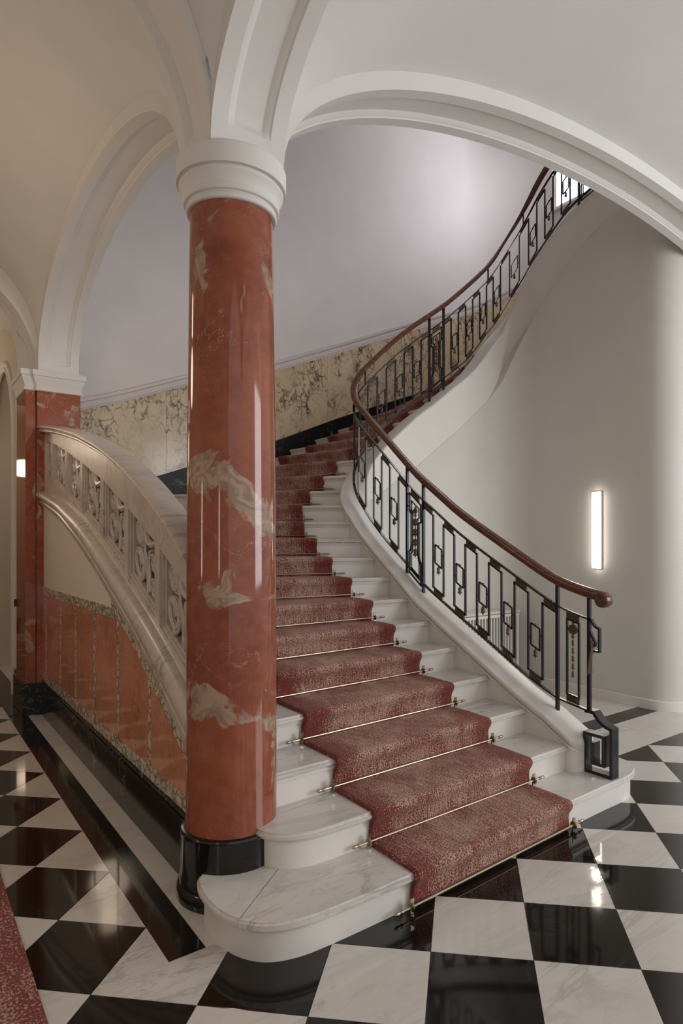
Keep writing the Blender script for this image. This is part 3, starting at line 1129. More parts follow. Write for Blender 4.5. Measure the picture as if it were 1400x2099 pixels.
for sgn in (1, -1):
    tread(half(poly1, (.1023, -.284), (-.215, -.5407), sgn), R_, 1)
tread(poly2, 2 * R_, 2)
# joint line piece on the wide first tread is part of the marble; risers follow the rounded plan
p1i = inset(poly1, 0.03)
p2i = inset(poly2, 0.03)
MB().prism([(x, y, 0) for x, y in p1i], (0, 0, 0.0), (0, 0, R_ - TH)).build('riser', WHITEPAINT, st, smooth=0.5)
MB().prism([(x, y, 0) for x, y in p2i], (0, 0, R_), (0, 0, 2 * R_ - TH)).build('riser', WHITEPAINT, st, smooth=0.5)


def nos(k):
    if k == 1:
        a, b = Vector((2.13, -.618)), Vector((0.10, -.712))
    else:
        a, b = Vector(IN[k]), Vector(OUT[k])
    e = (b - a).normalized()
    prev = Vector(IN[k - 1]) if k > 2 else a + Vector((0, -1))
    m = Vector((e.y, -e.x))
    mid = (Vector(IN[k - 1]) + Vector(OUT[k - 1])) / 2 if k > 2 else (a + b) / 2 + Vector((0, -1))
    if m.dot(mid - (a + b) / 2) < 0:
        m = -m
    return a, b, e, m


for k in range(3, KMAX):
    a, b, e, m = nos(k)
    a2, b2, e2, m2 = nos(k + 1)
    A = a - e * 0.03
    B = b + e * 0.015
    A2 = a2 - e2 * 0.03 - m2 * 0.05
    B2 = b2 + e2 * 0.015 - m2 * 0.05
    poly = [A, B]
    if k == 11:
        poly.append(Vector((-.05, 3.92)))
        poly.append(Vector((.16, 3.92)))
        poly.append(Vector((.16, 4.31)))
    poly += [B2, A2]
    if k == 3:
        poly = [A, Vector((0.16, -0.065)), Vector((0.11, 0.05)), B2, A2]
    tread([tuple(p) for p in poly], k * R_, k)
    q0 = [a - e * 0.02 - m * 0.028, b + e * 0.01 - m * 0.028, b + e * 0.01 - m * 0.05, a - e * 0.02 - m * 0.05]
    MB().prism([(p.x, p.y, 0) for p in q0], (0, 0, (k - 1) * R_ - 0.01), (0, 0, k * R_ - TH)).build('riser', WHITEPAINT, st)
    # little cove under the nosing
    q1 = [a - e * 0.02 - m * 0.016, b + e * 0.01 - m * 0.016, b + e * 0.01 - m * 0.032, a - e * 0.02 - m * 0.032]
    MB().prism([(p.x, p.y, 0) for p in q1], (0, 0, k * R_ - TH - 0.014), (0, 0, k * R_ - TH)).build('cove', WHITEPAINT, st, bevel=0.005, bseg=2)

CREASE = [(700, 1062), (740, 1036), (780, 1010), (860, 950), (950, 870), (1000, 820), (1030, 780), (1060, 715), (1100, 640), (1150, 560), (1200, 495), (1260, 437), (1320, 390), (1500, 280)]


def crease_z(x, y):
    """height of the lower edge of the string where it meets the wall, at plan position x,y"""
    px = cam_xy(x, y)[0]
    Y = (x - CAM[0]) * 0.608 + (y - CAM[1]) * 0.794
    return CAM[2] + (1112.77 - lerp_table(CREASE, px)) / 1294.57 * Y


# inner string with moulded top
rings = []
t = 0.24
ts = []
while t < TMAX - 0.02:
    ts.append(t)
    t += 0.035
sp = [(.114, None), (.114, -.062), (.120, -.060), (.124, -.054), (.120, -.047), (.108, -.044), (.108, -.036), (.122, -.032), (.130, -.022), (.134, -.004), (.128, .008), (.108, .014), (.085, .018), (.06, .030), (.02, .038), (-.04, .038), (-.085, .026), (-.112, .010), (-.118, -.006), (-.106, -.016), (-.106, 'd')]
for t in ts:
    c, nn = cpos(t), cnor(t)
    z = ZS(t)
    zb = max(0.02, z - 0.5)
    dip = max(0.02, z - 0.55)
    if t > 2.85:
        dip = max(0.02, z - 1.3)
    if False:
        dip = z - 0.55 - 0.75 * min(1.0, (t - 3.5) / 0.3)
        dip = min(dip, z - 0.3)
    if t < 0.9:
        zb = min(zb, R_ * max(1, int(z / R_) - 1))
    ring = []
    for a, h in sp:
        zz = zb if h is None else dip if h == 'd' else z + h
        p = c + nn * a
        ring.append((p.x, p.y, zz))
    rings.append(ring)
# rounded front end
c0, n0 = cpos(0.24), cnor(0.24)
front = []
for sc, dt, dz in ((0.35, -0.045, -0.05), (0.75, -0.03, -0.022), (0.93, -0.014, -0.007)):
    front.append([(c0.x + (p[0] - c0.x) * sc, c0.y + dt, p[2] + (dz if i not in (0, len(sp) - 1) else 0)) for i, p in enumerate(rings[0])])
MB().loft(front + rings).build('string', WHITEPAINT, st, smooth=0.55, label='white moulded inner string')


# ------------------------------------------------------------------ stair carpet
def dR(k):
    return {9: .40, 10: .41, 11: .43, 12: .42, 13: .38, 14: .31, 15: .25, 16: .255, 17: .255}.get(k, .378 if k < 9 else .26)


CW = 1.21
rows = []
KC = 24
nx = 40
for k in range(KC, 0, -1):
    a2, b2, e2, m2 = nos(k + 1)
    a, b, e, m = nos(k)
    z, zp = k * R_, (k - 1) * R_
    back = (a2 + e2 * dR(k + 1) - m2 * 0.022, a2 + e2 * (dR(k + 1) + CW) - m2 * 0.022)
    fr_ = lambda off: (a + e * dR(k) + m * off, a + e * (dR(k) + CW) + m * off)
    f0 = fr_(-0.03)
    for s in range(0, 6):
        q = s / 6
        rows.append((back[0].lerp(f0[0], q), back[1].lerp(f0[1], q), z + 0.013 + (0.004 * math.sin(PI * q))))
    for off, dz in ((-0.03, .014), (-0.008, .013), (0.006, .008), (0.014, -.002), (0.017, -.016), (0.013, -.032), (0.004, -.046), (-0.006, -.062), (-0.010, -.085), (-0.010, -.11)):
        p = fr_(off)
        rows.append((p[0], p[1], z + dz))
    for off, zz in ((-0.008, zp + 0.045), (-0.008, zp + 0.028), (-0.016, zp + 0.016)):
        p = fr_(off)
        rows.append((p[0], p[1], zz if k > 1 or zz > 0.02 else 0.012))
verts, uvs, faces = [], [], []
dist = 0.0
prevmid = None
for r, (pr, pl, z) in enumerate(rows):
    mid = Vector(((pr.x + pl.x) / 2, (pr.y + pl.y) / 2, z))
    if prevmid is not None:
        dist += (mid - prevmid).length
    prevmid = mid
    for i in range(nx + 1):
        q = i / nx
        p = pr.lerp(pl, q)
        jit = 0.0016 * noise.noise(Vector((q * 40, dist * 30, 3)))
        verts.append((p.x, p.y, z + jit + (-0.006 * max(0, (abs(q - .5) - .485) / .015))))
        uvs.append((q * CW, dist))
for r in range(len(rows) - 1):
    for i in range(nx):
        k = r * (nx + 1) + i
        faces.append((k, k + 1, k + nx + 2, k + nx + 1))
me = bpy.data.meshes.new('stair_carpet')
O_ = (1.2, -0.66, 0.0)
me.from_pydata([(v[0] - O_[0], v[1] - O_[1], v[2] - O_[2]) for v in verts], [], faces)
uvl = me.uv_layers.new(name='UVMap')
for lp in me.loops:
    uvl.data[lp.index].uv = uvs[lp.vertex_index]
bm = bmesh.new()
bm.from_mesh(me)
bmesh.ops.recalc_face_normals(bm, faces=bm.faces)
up = sum(f.normal.z for f in bm.faces)
if up < 0:
    bmesh.ops.reverse_faces(bm, faces=bm.faces)
bm.to_mesh(me)
bm.free()
me.polygons.foreach_set('use_smooth', [True] * len(me.polygons))
me.materials.append(CARPET)
carpet = bpy.data.objects.new('stair_carpet', me)
COL.objects.link(carpet)
carpet.location = O_
sol = carpet.modifiers.new('thickness', 'SOLIDIFY')
sol.thickness = 0.010
sol.offset = -1
tag(carpet, 'red and beige flecked carpet runner laid over the stair treads', 'carpet')
ORG[carpet.name] = O_

# ------------------------------------------------------------------ stair rods
ordn = ['first', 'second', 'third', 'fourth', 'fifth', 'sixth', 'seventh', 'eighth', 'ninth', 'tenth', 'eleventh', 'twelfth', 'thirteenth', 'fourteenth', 'fifteenth', 'sixteenth', 'seventeenth', 'eighteenth', 'nineteenth', 'twentieth']
RL = CW + 0.15
proto = None
for k in range(1, 20):
    a, b, e, m = nos(k)
    p0 = a + e * (dR(k) - 0.075) + m * 0.008
    z = (k - 1) * R_ + (0.033 if k > 1 else 0.030)
    lab = 'brass stair rod holding the carpet at the foot of the %s step from the floor' % ordn[k - 1]
    if k == 1:
        lab = 'lowest brass stair rod, lying just above the checkered floor'
    rot = math.atan2(e.y, e.x)
    root = thing('stair_rod', lab, 'stair rod', (p0.x, p0.y, z), 'brass stair rods across the carpet')
    root.rotation_euler = (0, 0, rot)
    if proto is None:
        org = ORG[root.name]
        mk = lambda mbx, nm: mbx
        parts = []
        pm = MB().tube([(0, 0, 0), (RL, 0, 0)], 0.0058, 10)
        fin = MB().lathe([(0.002, -.046), (0.007, -.040), (0.0095, -.030), (0.008, -.020), (0.006, -.014), (0.0095, -.008), (0.0095, 0.0), (0.0068, 0.003)], (0, 0, 0), 12, 'x')
        fin2 = MB().lathe([(0.002, .046), (0.007, .040), (0.0095, .030), (0.008, .020), (0.006, .014), (0.0095, .008), (0.0095, 0.0), (0.0068, -0.003)], (RL, 0, 0), 12, 'x')
        br = []
        for x in (0.055, RL - 0.055):
            mm = MB()
            mm.tube([(x, 0.012 * math.cos(q * PI / 8), 0.012 * math.sin(q * PI / 8)) for q in range(16)], 0.0048, 6, True, sz=2.2)
            mm.box(x - 0.010, x + 0.010, -0.002, 0.005, 0.012, 0.040)
            mm.box(x - 0.010, x + 0.010, -0.004, 0.004, -0.028, -0.012)
            br.append(mm)
        for mm, nm in ((pm, 'rod'), (fin, 'finial'), (fin2, 'finial'), (br[0], 'bracket'), (br[1], 'bracket')):
            o = mm.build(nm, BRASS, None, (0, 0, 0), smooth=0.6)
            o.parent = root
            o.location = (0, 0, 0)
            parts.append((o, nm))
        proto = parts
    else:
        for o, nm in proto:
            c = o.copy()
            c.name = nm
            COL.objects.link(c)
            c.parent = root
            c.location = (0, 0, 0)

# ================================================================== WALLS OF THE STAIRWELL
SR = 0.9
WX, WY = 6.75, 4.3


def wpath(s):
    """outer stair wall: plan position and inward normal at distance s from x=0"""
    l1 = WX - SR
    if s <= l1:
        return Vector((s, WY)), Vector((0, -1))
    a = (s - l1) / SR
    if a < PI / 2:
        return Vector((l1 + SR * math.sin(a), WY - SR + SR * math.cos(a))), Vector((-math.sin(a), -math.cos(a)))
    d = s - l1 - SR * PI / 2
    return Vector((WX, WY - SR - d)), Vector((-1, 0))


SARC = WX - SR + SR * PI / 2
ss = [0.18, 1, 2, 3, 4, 5, WX - SR] + [WX - SR + SR * PI / 2 * i / 24 for i in range(1, 25)]
wb = MB()


def wall_strip(m, slist, z0, z1, thick=0.2):
    rings = []
    for s in slist:
        p, nn = wpath(s)
        q = p - nn * thick
        rings.append([(p.x, p.y, z0), (p.x, p.y, z1), (q.x, q.y, z1), (q.x, q.y, z0)])
    m.loft(rings)


wall_strip(wb, ss, 0.0, 8.3)
sw0, sw1 = SARC + 0.12, SARC + 1.9       # window opening along the right hand wall
wall_strip(wb, [SARC, sw0], 0.0, 8.3)
wall_strip(wb, [sw0, sw1], 0.0, 6.73)
wall_strip(wb, [sw0, sw1], 7.95, 8.3)
wall_strip(wb, [sw1, SARC + 3.2], 0.0, 8.3)
WBK = struct(wb.build('wall_back', WALLPAINT, smooth=0.4), 'curved outer wall of the staircase')
struct(MB().box(-0.1, 7.0, -0.1, 4.6, 8.3, 8.4).build('ceiling_stairwell', PLASTER), 'ceiling of the stairwell')
CAPT = smooth_table([(-0.2, 2.97), (.2, 3.11), (.67, 3.27), (1.38, 3.56), (2.5, 3.9), (3.52, 4.33), (4.0, 4.54), (4.83, 4.9), (5.85, 5.33), (6.6, 5.66), (7.3, 5.95), (9.5, 6.9)], 0.3)
SKT = smooth_table([(-0.2, 1.95), (.2, 2.09), (.98, 2.34), (1.38, 2.49), (2.52, 2.9), (3.53, 3.33), (4.93, 3.86), (5.85, 4.25), (7.3, 4.9), (9.5, 5.85)], 0.3)


def on_wall(s, off, z):
    p, nn = wpath(s)
    q = p + nn * off
    return (q.x, q.y, z)


sl = [0.18 + (9.0 - 0.18) * i / 90 for i in range(91)]
cp = [(0.0, -0.005), (0.014, -0.005), (0.018, 0.0), (0.016, 0.012), (0.022, 0.018), (0.022, 0.072), (0.026, 0.078), (0.032, 0.082), (0.036, 0.094), (0.036, 0.118), (0.028, 0.124), (0.0, 0.128)]
MB().loft([[on_wall(s, d, CAPT(s) - 0.128 + h) for d, h in cp] for s in sl]).build('dado_rail', plain('dado_rail_paint', (0.56, 0.50, 0.47), 0.45), WBK, smooth=0.4, label='painted moulding capping the marble dado')
edges = [0.18, 1.15, 2.35, 3.30, 4.30, 5.30, 6.30, 7.3, 8.9]
for a, b in zip(edges, edges[1:]):
    q = [a + 0.001 + (b - a - 0.002) * i / 12 for i in range(13)]
    MB().loft([[on_wall(s, 0.0, SKT(s) - 0.02), on_wall(s, 0.013, SKT(s) - 0.02), on_wall(s, 0.013, CAPT(s) - 0.12), on_wall(s, 0.0, CAPT(s) - 0.12)] for s in q]).build('dado_slab', BRECCIA, WBK, smooth=0.3)
for a, b in zip(edges, edges[1:]):
    q = [a + 0.001 + (b - a - 0.002) * i / 12 for i in range(13)]
    MB().loft([[on_wall(s, 0.0, SKT(s) - 0.62), on_wall(s, 0.018, SKT(s) - 0.62), on_wall(s, 0.018, SKT(s) - 0.004), on_wall(s, 0.014, SKT(s)), on_wall(s, 0.0, SKT(s))] for s in q]).build('skirting_slab', BLACK_SKIRT, WBK, smooth=0.3)

# wall below the inner string, turning into the right-hand wall
path = []   # (x,y, nx,ny (into the wall), ztop)
t = 0.30
while t < 3.25:
    c, nn = cpos(t), cnor(t)
    p = c - nn * 0.110
    path.append((p.x, p.y, nn.x, nn.y, ZS(t) - 0.06 if t < 2.9 else min(ZS(t) - 0.06, crease_z(p.x, p.y))))
    t += 0.05
xw = 2.290
for i in range(1, 19):
    x = path[-1][0] if False else 2.62 + (4.20 - 2.62) * i / 18
    tt = 3.177 + (x - 2.56)
    zt = ZS(tt) - 0.06
    zt = min(zt, crease_z(x, xw))
    path.append((x, xw, 0, 1, zt))
RW = 0.38
for i in range(1, 17):
    a = PI / 2 * i / 16
    path.append((4.20 + RW * math.sin(a), xw - RW + RW * math.cos(a), math.sin(a), math.cos(a), crease_z(4.20 + RW * math.sin(a), xw - RW + RW * math.cos(a))))
CRE = [(0.2, 5.25), (0.86, 5.0), (1.21, 4.84), (1.52, 4.6), (1.86, 4.26), (1.922, 4.17)]
for i in range(1, 21):
    y = 1.922 + (0.50 - 1.922) * i / 20
    path.append((4.58, y, 1, 0, crease_z(4.58, y)))
for i in range(1, 13):
    a = PI / 2 * i / 12
    path.append((4.88 - 0.30 * math.cos(a), 0.50 - 0.30 * math.sin(a), math.cos(a), math.sin(a), path[-1][4] + 0.01))
path += [(5.6, 0.20, 0, 1, 5.3), (8.2, 0.20, 0, 1, 5.3)]
slope_up = lambda x: 0.17 * max(0.0, min(1.0, (x - 3.6) / 0.6))
wr = MB()
wr.loft([[(x, y, 0), (x, y, zt - 0.012), (x + nx * .012, y + ny * .012, zt), (x + nx * .15, y + ny * .15, zt + slope_up(x)), (x + nx * .20, y + ny * .20, zt + slope_up(x)), (x + nx * .20, y + ny * .20, 0)] for x, y, nx, ny, zt in path])
WRT = struct(wr.build('wall_right', plain('right_wall_paint', (0.62, 0.595, 0.55), 0.55, 0, 0.03, 40, 0.015), smooth=0.5), 'smooth painted wall under the upper flight')
bb = MB()
bb.loft([[(x - nx * 0.0, y - ny * 0.0, 0), (x - nx * .016, y - ny * .016, 0), (x - nx * .016, y - ny * .016, 0.088), (x - nx * .010, y - ny * .010, 0.095), (x, y, 0.095)] for x, y, nx, ny, zt in path if y < 2.29 and x > 3.9])
struct(bb.build('baseboard_right', WHITEPAINT, smooth=0.4), 'white baseboard along the right wall')

# stair window
win = bpy.data.objects.new('window_1', None)
COL.objects.link(win)
win.location = (WX, 2.39, 6.73)
ORG['window_1'] = (WX, 2.39, 6.73)
struct(win, 'bright daylit window high on the stair wall')
yA, yB = WY - SR - 0.12, WY - SR - 1.9
for nm, bx in (('frame', (WX + 0.02, WX + 0.08, yB, yB + 0.06, 6.73, 7.95)), ('frame', (WX + 0.02, WX + 0.08, yA - 0.06, yA, 6.73, 7.95)), ('frame', (WX + 0.02, WX + 0.08, (yA + yB) / 2 - 0.03, (yA + yB) / 2 + 0.03, 6.73, 7.95)), ('sill', (WX - 0.05, WX + 0.1, yB - 0.03, yA + 0.03, 6.69, 6.73))):
    MB().box(*bx).build(nm, WHITEPAINT, win)
MB().box(WX + 0.05, WX + 0.06, yB, yA, 6.73, 7.95).build('pane', SKYPANE, win, label='bright window pane')

# ================================================================== CORRIDOR BEYOND THE PILASTER
door_y0, door_y1, dsp = 5.02, 6.75, 2.80


def zopen(y):
    c, h = (door_y0 + door_y1) / 2, (door_y1 - door_y0) / 2
    q = (y - c) / h
    return dsp + 0.86 * math.sqrt(max(0, 1 - q * q))


wc_ = MB()
XC = -0.245
wc_.box(XC, XC + 0.3, 4.50, door_y0, 0, 5.3)
wc_.box(XC, XC + 0.3, door_y1, 12.9, 0, 5.3)
n = 24
cy, ch = (door_y0 + door_y1) / 2, (door_y1 - door_y0) / 2
aa = [cy - ch * math.cos(PI * i / n) for i in range(n + 1)]
wc_.loft([[(XC, y, zopen(y)), (XC + 0.3, y, zopen(y)), (XC + 0.3, y, 5.3), (XC, y, 5.3)] for y in aa])
WCO = struct(wc_.build('wall_corridor', plain('corridor_wall_paint', (0.62, 0.54, 0.44), 0.6, 0, 0.03, 40, 0.02)), 'cream corridor wall beyond the pilaster')
dr = bpy.data.objects.new('door_1', None)
COL.objects.link(dr)
ORG['door_1'] = (XC, cy, 0)
dr.location = ORG['door_1']
struct(dr, 'arched doorway with moulded surround at the left edge')
loop = [(door_y0, 0.0), (door_y0, 1.4), (door_y0, dsp)] + [(y, zopen(y)) for y in aa[1:-1]] + [(door_y1, dsp), (door_y1, 0.0)]
rings = []
for i, (y, z) in enumerate(loop):
    a, b = loop[max(i - 1, 0)], loop[min(i + 1, len(loop) - 1)]
    tx, tz = b[0] - a[0], b[1] - a[1]
    L = math.hypot(tx, tz)
    ny_, nz_ = -tz / L, tx / L
    pr_ = [(0.0, 0.02), (-0.02, 0.018), (-0.034, 0.0), (-0.034, -0.02), (-0.02, -0.034), (-0.028, -0.045), (-0.028, -0.09), (-0.016, -0.10), (0.0, -0.10)]
    # positive n points into the wall mass
    rings.append([(XC + d, y + ny_ * (-o_), z + nz_ * (-o_)) for d, o_ in pr_])
MB().loft(rings).build('architrave', PLASTER, dr, smooth=0.4)
MB().box(XC - 0.02, XC + 0.1, 4.52, door_y0 - 0.1, 0.0, 0.28).build('skirting', BLACK_VEIN, dr, label='black marble skirting block')
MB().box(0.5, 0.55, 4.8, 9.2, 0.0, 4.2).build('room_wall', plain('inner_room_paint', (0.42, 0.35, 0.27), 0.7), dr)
# left wall of the corridor, outside the frame
struct(MB().box(-3.1, -2.76, -4.4, 12.9, 0, 5.6).build('wall_corridor_left', plain('corridor_left_paint', (0.60, 0.51, 0.41), 0.7)), 'opposite wall of the corridor')
# small switch
MB().box(-0.325, -0.298, 4.42, 4.45, 0.985, 1.06).build('wall_switch', BLACKPLASTIC, None, (-0.298, 4.435, 0.985), bevel=0.004)
tag(bpy.data.objects['wall_switch'], 'small black switch on the polished edge of the pilaster', 'switch')
# far pendant mirrored in the polished pilaster; nearer two added as warm fill
for y, lab in ((11.6, 'warm glass lantern hanging at the far end of the corridor'), (6.3, 'added unseen warm lantern hanging in the corridor beyond the pilaster'), (2.1, 'added unseen warm lantern hanging in the corridor beside the marble balustrade')):
    z = 2.95 if y > 10 else 3.35
    pl = thing('corridor_lantern', lab, 'lamp', (-1.38, y, z), 'corridor lanterns')
    MB().lathe([(0.02, 0.0), (0.12, 0.02), (0.13, 0.10), (0.12, 0.30), (0.04, 0.34)], (-1.38, y, z), 20).build('shade', LED_WARM, pl, smooth=0.6)
    MB().tube([(-1.38, y, z + 0.33), (-1.38, y, 4.55)], 0.008, 8).build('rod', BRASS, pl)
    if y < 10:
        lt = bpy.data.lights.new('added_warm_fill', 'POINT')  # fill lamp added under the nearer lanterns to brighten the corridor side
        lt.energy = 12
        lt.color = (1.0, 0.80, 0.62)
        lt.shadow_soft_size = 0.25
        lo = bpy.data.objects.new('added_warm_fill', lt)
        COL.objects.link(lo)
        lo.parent = pl
        lo.location = (0, 0, -0.35)

# floor runner in the corridor
rv = MB()
fr = []
me = bpy.data.meshes.new('floor_runner')
x0, x1, y0, y1 = -2.45, -0.862, -3.6, 9.0
me.from_pydata([(0, 0, 0.001), (x1 - x0, 0, 0.001), (x1 - x0, y1 - y0, 0.001), (0, y1 - y0, 0.001), (0, 0, 0.011), (x1 - x0, 0, 0.011), (x1 - x0, y1 - y0, 0.011), (0, y1 - y0, 0.011)], [], [(0, 3, 2, 1), (4, 5, 6, 7), (0, 1, 5, 4), (1, 2, 6, 5), (2, 3, 7, 6), (3, 0, 4, 7)])
uvl = me.uv_layers.new(name='UVMap')
for lp in me.loops:
    v = me.vertices[lp.vertex_index].co
    uvl.data[lp.index].uv = (v.x, v.y)
me.materials.append(RUNNER)
ro = bpy.data.objects.new('floor_runner', me)
COL.objects.link(ro)
ro.location = (x0, y0, 0)
tag(ro, 'worn red patterned runner lying along the corridor floor', 'carpet')

# ================================================================== IRON BALUSTRADE
ib = thing('iron_balustrade', 'black wrought iron stair balustrade with Greek key panels and mahogany handrail', 'balustrade', (2.25, -0.4, R_))


def q3(t, off, z):
    c, nn = cpos(t), cnor(t)
    p = c + nn * off
    return (p.x, p.y, z)


def sweep_t(t0, t1, zf, prof, step=0.04):
    n = max(2, int((t1 - t0) / step) + 1)
    rings = []
    for i in range(n + 1):
        t = t0 + (t1 - t0) * i / n
        rings.append([q3(t, a, zf(t) + b) for a, b in prof])
    return rings


def rect(w, h):
    return [(-w / 2, -h / 2), (w / 2, -h / 2), (w / 2, h / 2), (-w / 2, h / 2)]


# handrail
hp = []
for k in range(20):
    a = 2 * PI * k / 20
    x, y = math.cos(a), math.sin(a)
    hp.append((0.036 * math.copysign(abs(x) ** 0.8, x), 0.030 * math.copysign(abs(y) ** 0.75, y) - (0.006 if y < -0.5 else 0)))
hr = MB()
rg = sweep_t(0.075, TMAX - 0.03, HAND, hp, 0.03)
hr.loft(rg)
HR = hr.build('handrail', WOOD, ib, smooth=0.9, label='polished mahogany handrail')
# scrolled end
tv0 = 0.075
vz = HAND(tv0) - 0.024
vy = -0.6 + tv0
m = MB()
m.lathe([(0.002, -0.038), (0.040, -0.037), (0.046, -0.032), (0.049, -0.022), (0.050, 0.0), (0.049, 0.022), (0.046, 0.032), (0.040, 0.037), (0.002, 0.038)], (2.25, vy, vz), 32, 'x')
for sx in (-1, 1):
    pts = []
    for i in range(40):
        f = i / 39
        r = 0.042 * (1 - 0.8 * f)
        a = 0.6 + sx * 0 + 2 * PI * 1.6 * f
        pts.append((2.25 + sx * (0.037 + 0.003 * f), vy + r * math.cos(a), vz + r * math.sin(a)))
    m.tube(pts, 0.0035, 6)
m.build('volute', WOOD, ib, smooth=0.4, label='scrolled handrail end')
MB().loft(sweep_t(0.165, TMAX - 0.03, TOPR, rect(0.024, 0.011))).build('top_rail', IRON, ib, smooth=0.4)
MB().loft(sweep_t(0.165, TMAX - 0.03, BOT, rect(0.024, 0.012))).build('bottom_rail', IRON, ib, smooth=0.4)


def vbar(t, z0, z1, s=0.0135, name='bar', bev=0):
    d, nn = ctan(t), cnor(t)
    c = cpos(t)
    ring = lambda z: [(c.x + d.x * a * s / 2 + nn.x * b * s / 2, c.y + d.y * a * s / 2 + nn.y * b * s / 2, z) for a, b in ((-1, -1), (1, -1), (1, 1), (-1, 1))]
    return MB().loft([ring(z0), ring(z1)]).build(name, IRON, ib)


def post(t, z0=None, z1=None):
    vbar(t, (ZS(t) - 0.0) if z0 is None else z0, (HAND(t) - 0.02) if z1 is None else z1, 0.022, 'post')


def cross(t0, t1, zf, name='cross_bar', w=0.0135, h=0.0125):
    MB().loft(sweep_t(t0 - 0.006, t1 + 0.006, zf, rect(w, h), 0.04)).build(name, IRON, ib)


def bracket(t0, t1, zf, h, name='scroll_bracket'):
    """bronze scroll plate between a rail and a cross bar; zf = centre height"""
    m = MB()
    m.loft(sweep_t(t0 + 0.006, t1 - 0.006, zf, rect(0.012, h), 0.03))
    L = t1 - t0
    for sd in (-1, 1):
        for cf, sg in ((0.28, 1), (0.72, -1)):
            tc = t0 + L * cf
            pts = []
            for i in range(14):
                f = i / 13
                r = min(0.022, L * 0.2) * (1 - 0.8 * f)
                a = (0.5 * PI if sg > 0 else 0.5 * PI) + sg * 2 * PI * 1.4 * f
                tt = tc + r * math.cos(a)
                pts.append(q3(tt, sd * 0.0085, zf(tt) + r * 0.95 * math.sin(a)))
            m.tube(pts, 0.0038, 5)
        tm = t0 + L * 0.5
        m.tube([q3(tm, sd * 0.008, zf(tm) - h * 0.45), q3(tm, sd * 0.009, zf(tm) + h * 0.45)], 0.004, 5)
    m.build(name, BRONZE, ib, smooth=0.6)


def bell(t, z, s=1.0, off=0.0):
    """small bronze bell-shaped drop hanging from height z"""
    c = cpos(t)
    pr_ = [(0.002, 0.0), (0.005, -0.004), (0.0035, -0.009), (0.0125, -0.016), (0.0145, -0.026), (0.012, -0.040), (0.013, -0.046), (0.019, -0.052), (0.016, -0.057), (0.006, -0.059), (0.007, -0.066), (0.002, -0.071)]
    return MB().lathe([(r * s, h * s) for r, h in pr_], (c.x, c.y, z), 10)


def ball(t, z, r):
    c = cpos(t)
    return MB().lathe([(r * math.sin(PI * i / 6), -r * math.cos(PI * i / 6)) for i in range(7)], (c.x, c.y, z), 10)


def hang_frame(tc, w, h):
    zc = lambda t: (TOPR(t) + BOT(t)) / 2 - 0.005
    m = MB()
    t0, t1 = tc - w / 2, tc + w / 2
    s = 0.0105
    for t in (t0, t1):
        d, nn = ctan(t), cnor(t)
        c = cpos(t)
        ring = lambda z: [(c.x + d.x * a * s / 2 + nn.x * b * s / 2, c.y + d.y * a * s / 2 + nn.y * b * s / 2, z) for a, b in ((-1, -1), (1, -1), (1, 1), (-1, 1))]
        m.loft([ring(zc(t) - h / 2), ring(zc(t) + h / 2)])
    for sg in (-1, 1):
        m.loft(sweep_t(t0, t1, lambda t: zc(t) + sg * h / 2, rect(s, s), 0.03))
    f = m.build('hanging_frame', IRON, ib)
    bell(tc, zc(tc) - h / 2 - 0.004).build('bell_drop', BRONZE, f, smooth=0.7)
    ball(tc, zc(tc) + h / 2 + 0.009, 0.0085).build('ball', BRONZE, f, smooth=0.9)
    return f, zc


def studs(tl, tc, tr, w, h, f, zc):
    for ta, tb, dz in ((tl, tc - w / 2, 0.035), (tr, tc + w / 2, -0.035)):
        tm = (ta + tb) / 2
        MB().tube([q3(ta, 0, zc(tm) + dz), q3(tb, 0, zc(tm) + dz)], 0.0075, 8).build('stud', BRONZE, f, smooth=0.7)


BRH = 0.046


def meander(t0, t1, ncell, first_open='top'):
    c = (t1 - t0) / ncell
    zt = lambda t: TOPR(t) - 0.0055 - BRH
    zb = lambda t: BOT(t) + 0.006 + BRH
    for i in range(ncell):
        a, b = t0 + c * i, t0 + c * (i + 1)
        top = (i % 2 == 0)
        if i > 0:
            vbar(a, zb(a) - 0.006, zt(a) + 0.006)
        if top:
            cross(a if i else a + 0.012, b if i < ncell - 1 else b - 0.012, zt)
            bracket(a + (0.006 if i else 0.012), b - (0.006 if i < ncell - 1 else 0.012), lambda t: TOPR(t) - 0.0055 - BRH / 2 + 0.003, BRH - 0.004)
        else:
            cross(a, b, zb)
            bracket(a + 0.006, b - 0.006, lambda t: BOT(t) + 0.006 + BRH / 2 - 0.003, BRH - 0.004)
            w = min(0.076, c * 0.64)
            tc = (a + b) / 2
            f, zc = hang_frame(tc, w, 0.15)
            studs(a, tc, b, w, 0.15, f, zc)


def poly_bar(pts, s=0.012, name='outline_bar', parent=ib):
    """pts: (t, z) path; square bar"""
    m = MB()
    for (ta, za), (tb, zb) in zip(pts, pts[1:]):
        A, B = Vector(q3(ta, 0, za)), Vector(q3(tb, 0, zb))
        d = (B - A)
        if d.length < 1e-5:
            continue
        d.normalize()
        nn = cnor((ta + tb) / 2)
        n3 = Vector((nn.x, nn.y, 0))
        u3 = d.cross(n3).normalized()
        A = A - d * s * 0.4
        B = B + d * s * 0.4
        m.loft([[P + n3 * a * s / 2 + u3 * b * s / 2 for a, b in ((-1, -1), (1, -1), (1, 1), (-1, 1))] for P in (A, B)])
    return m.build(name, IRON, parent)


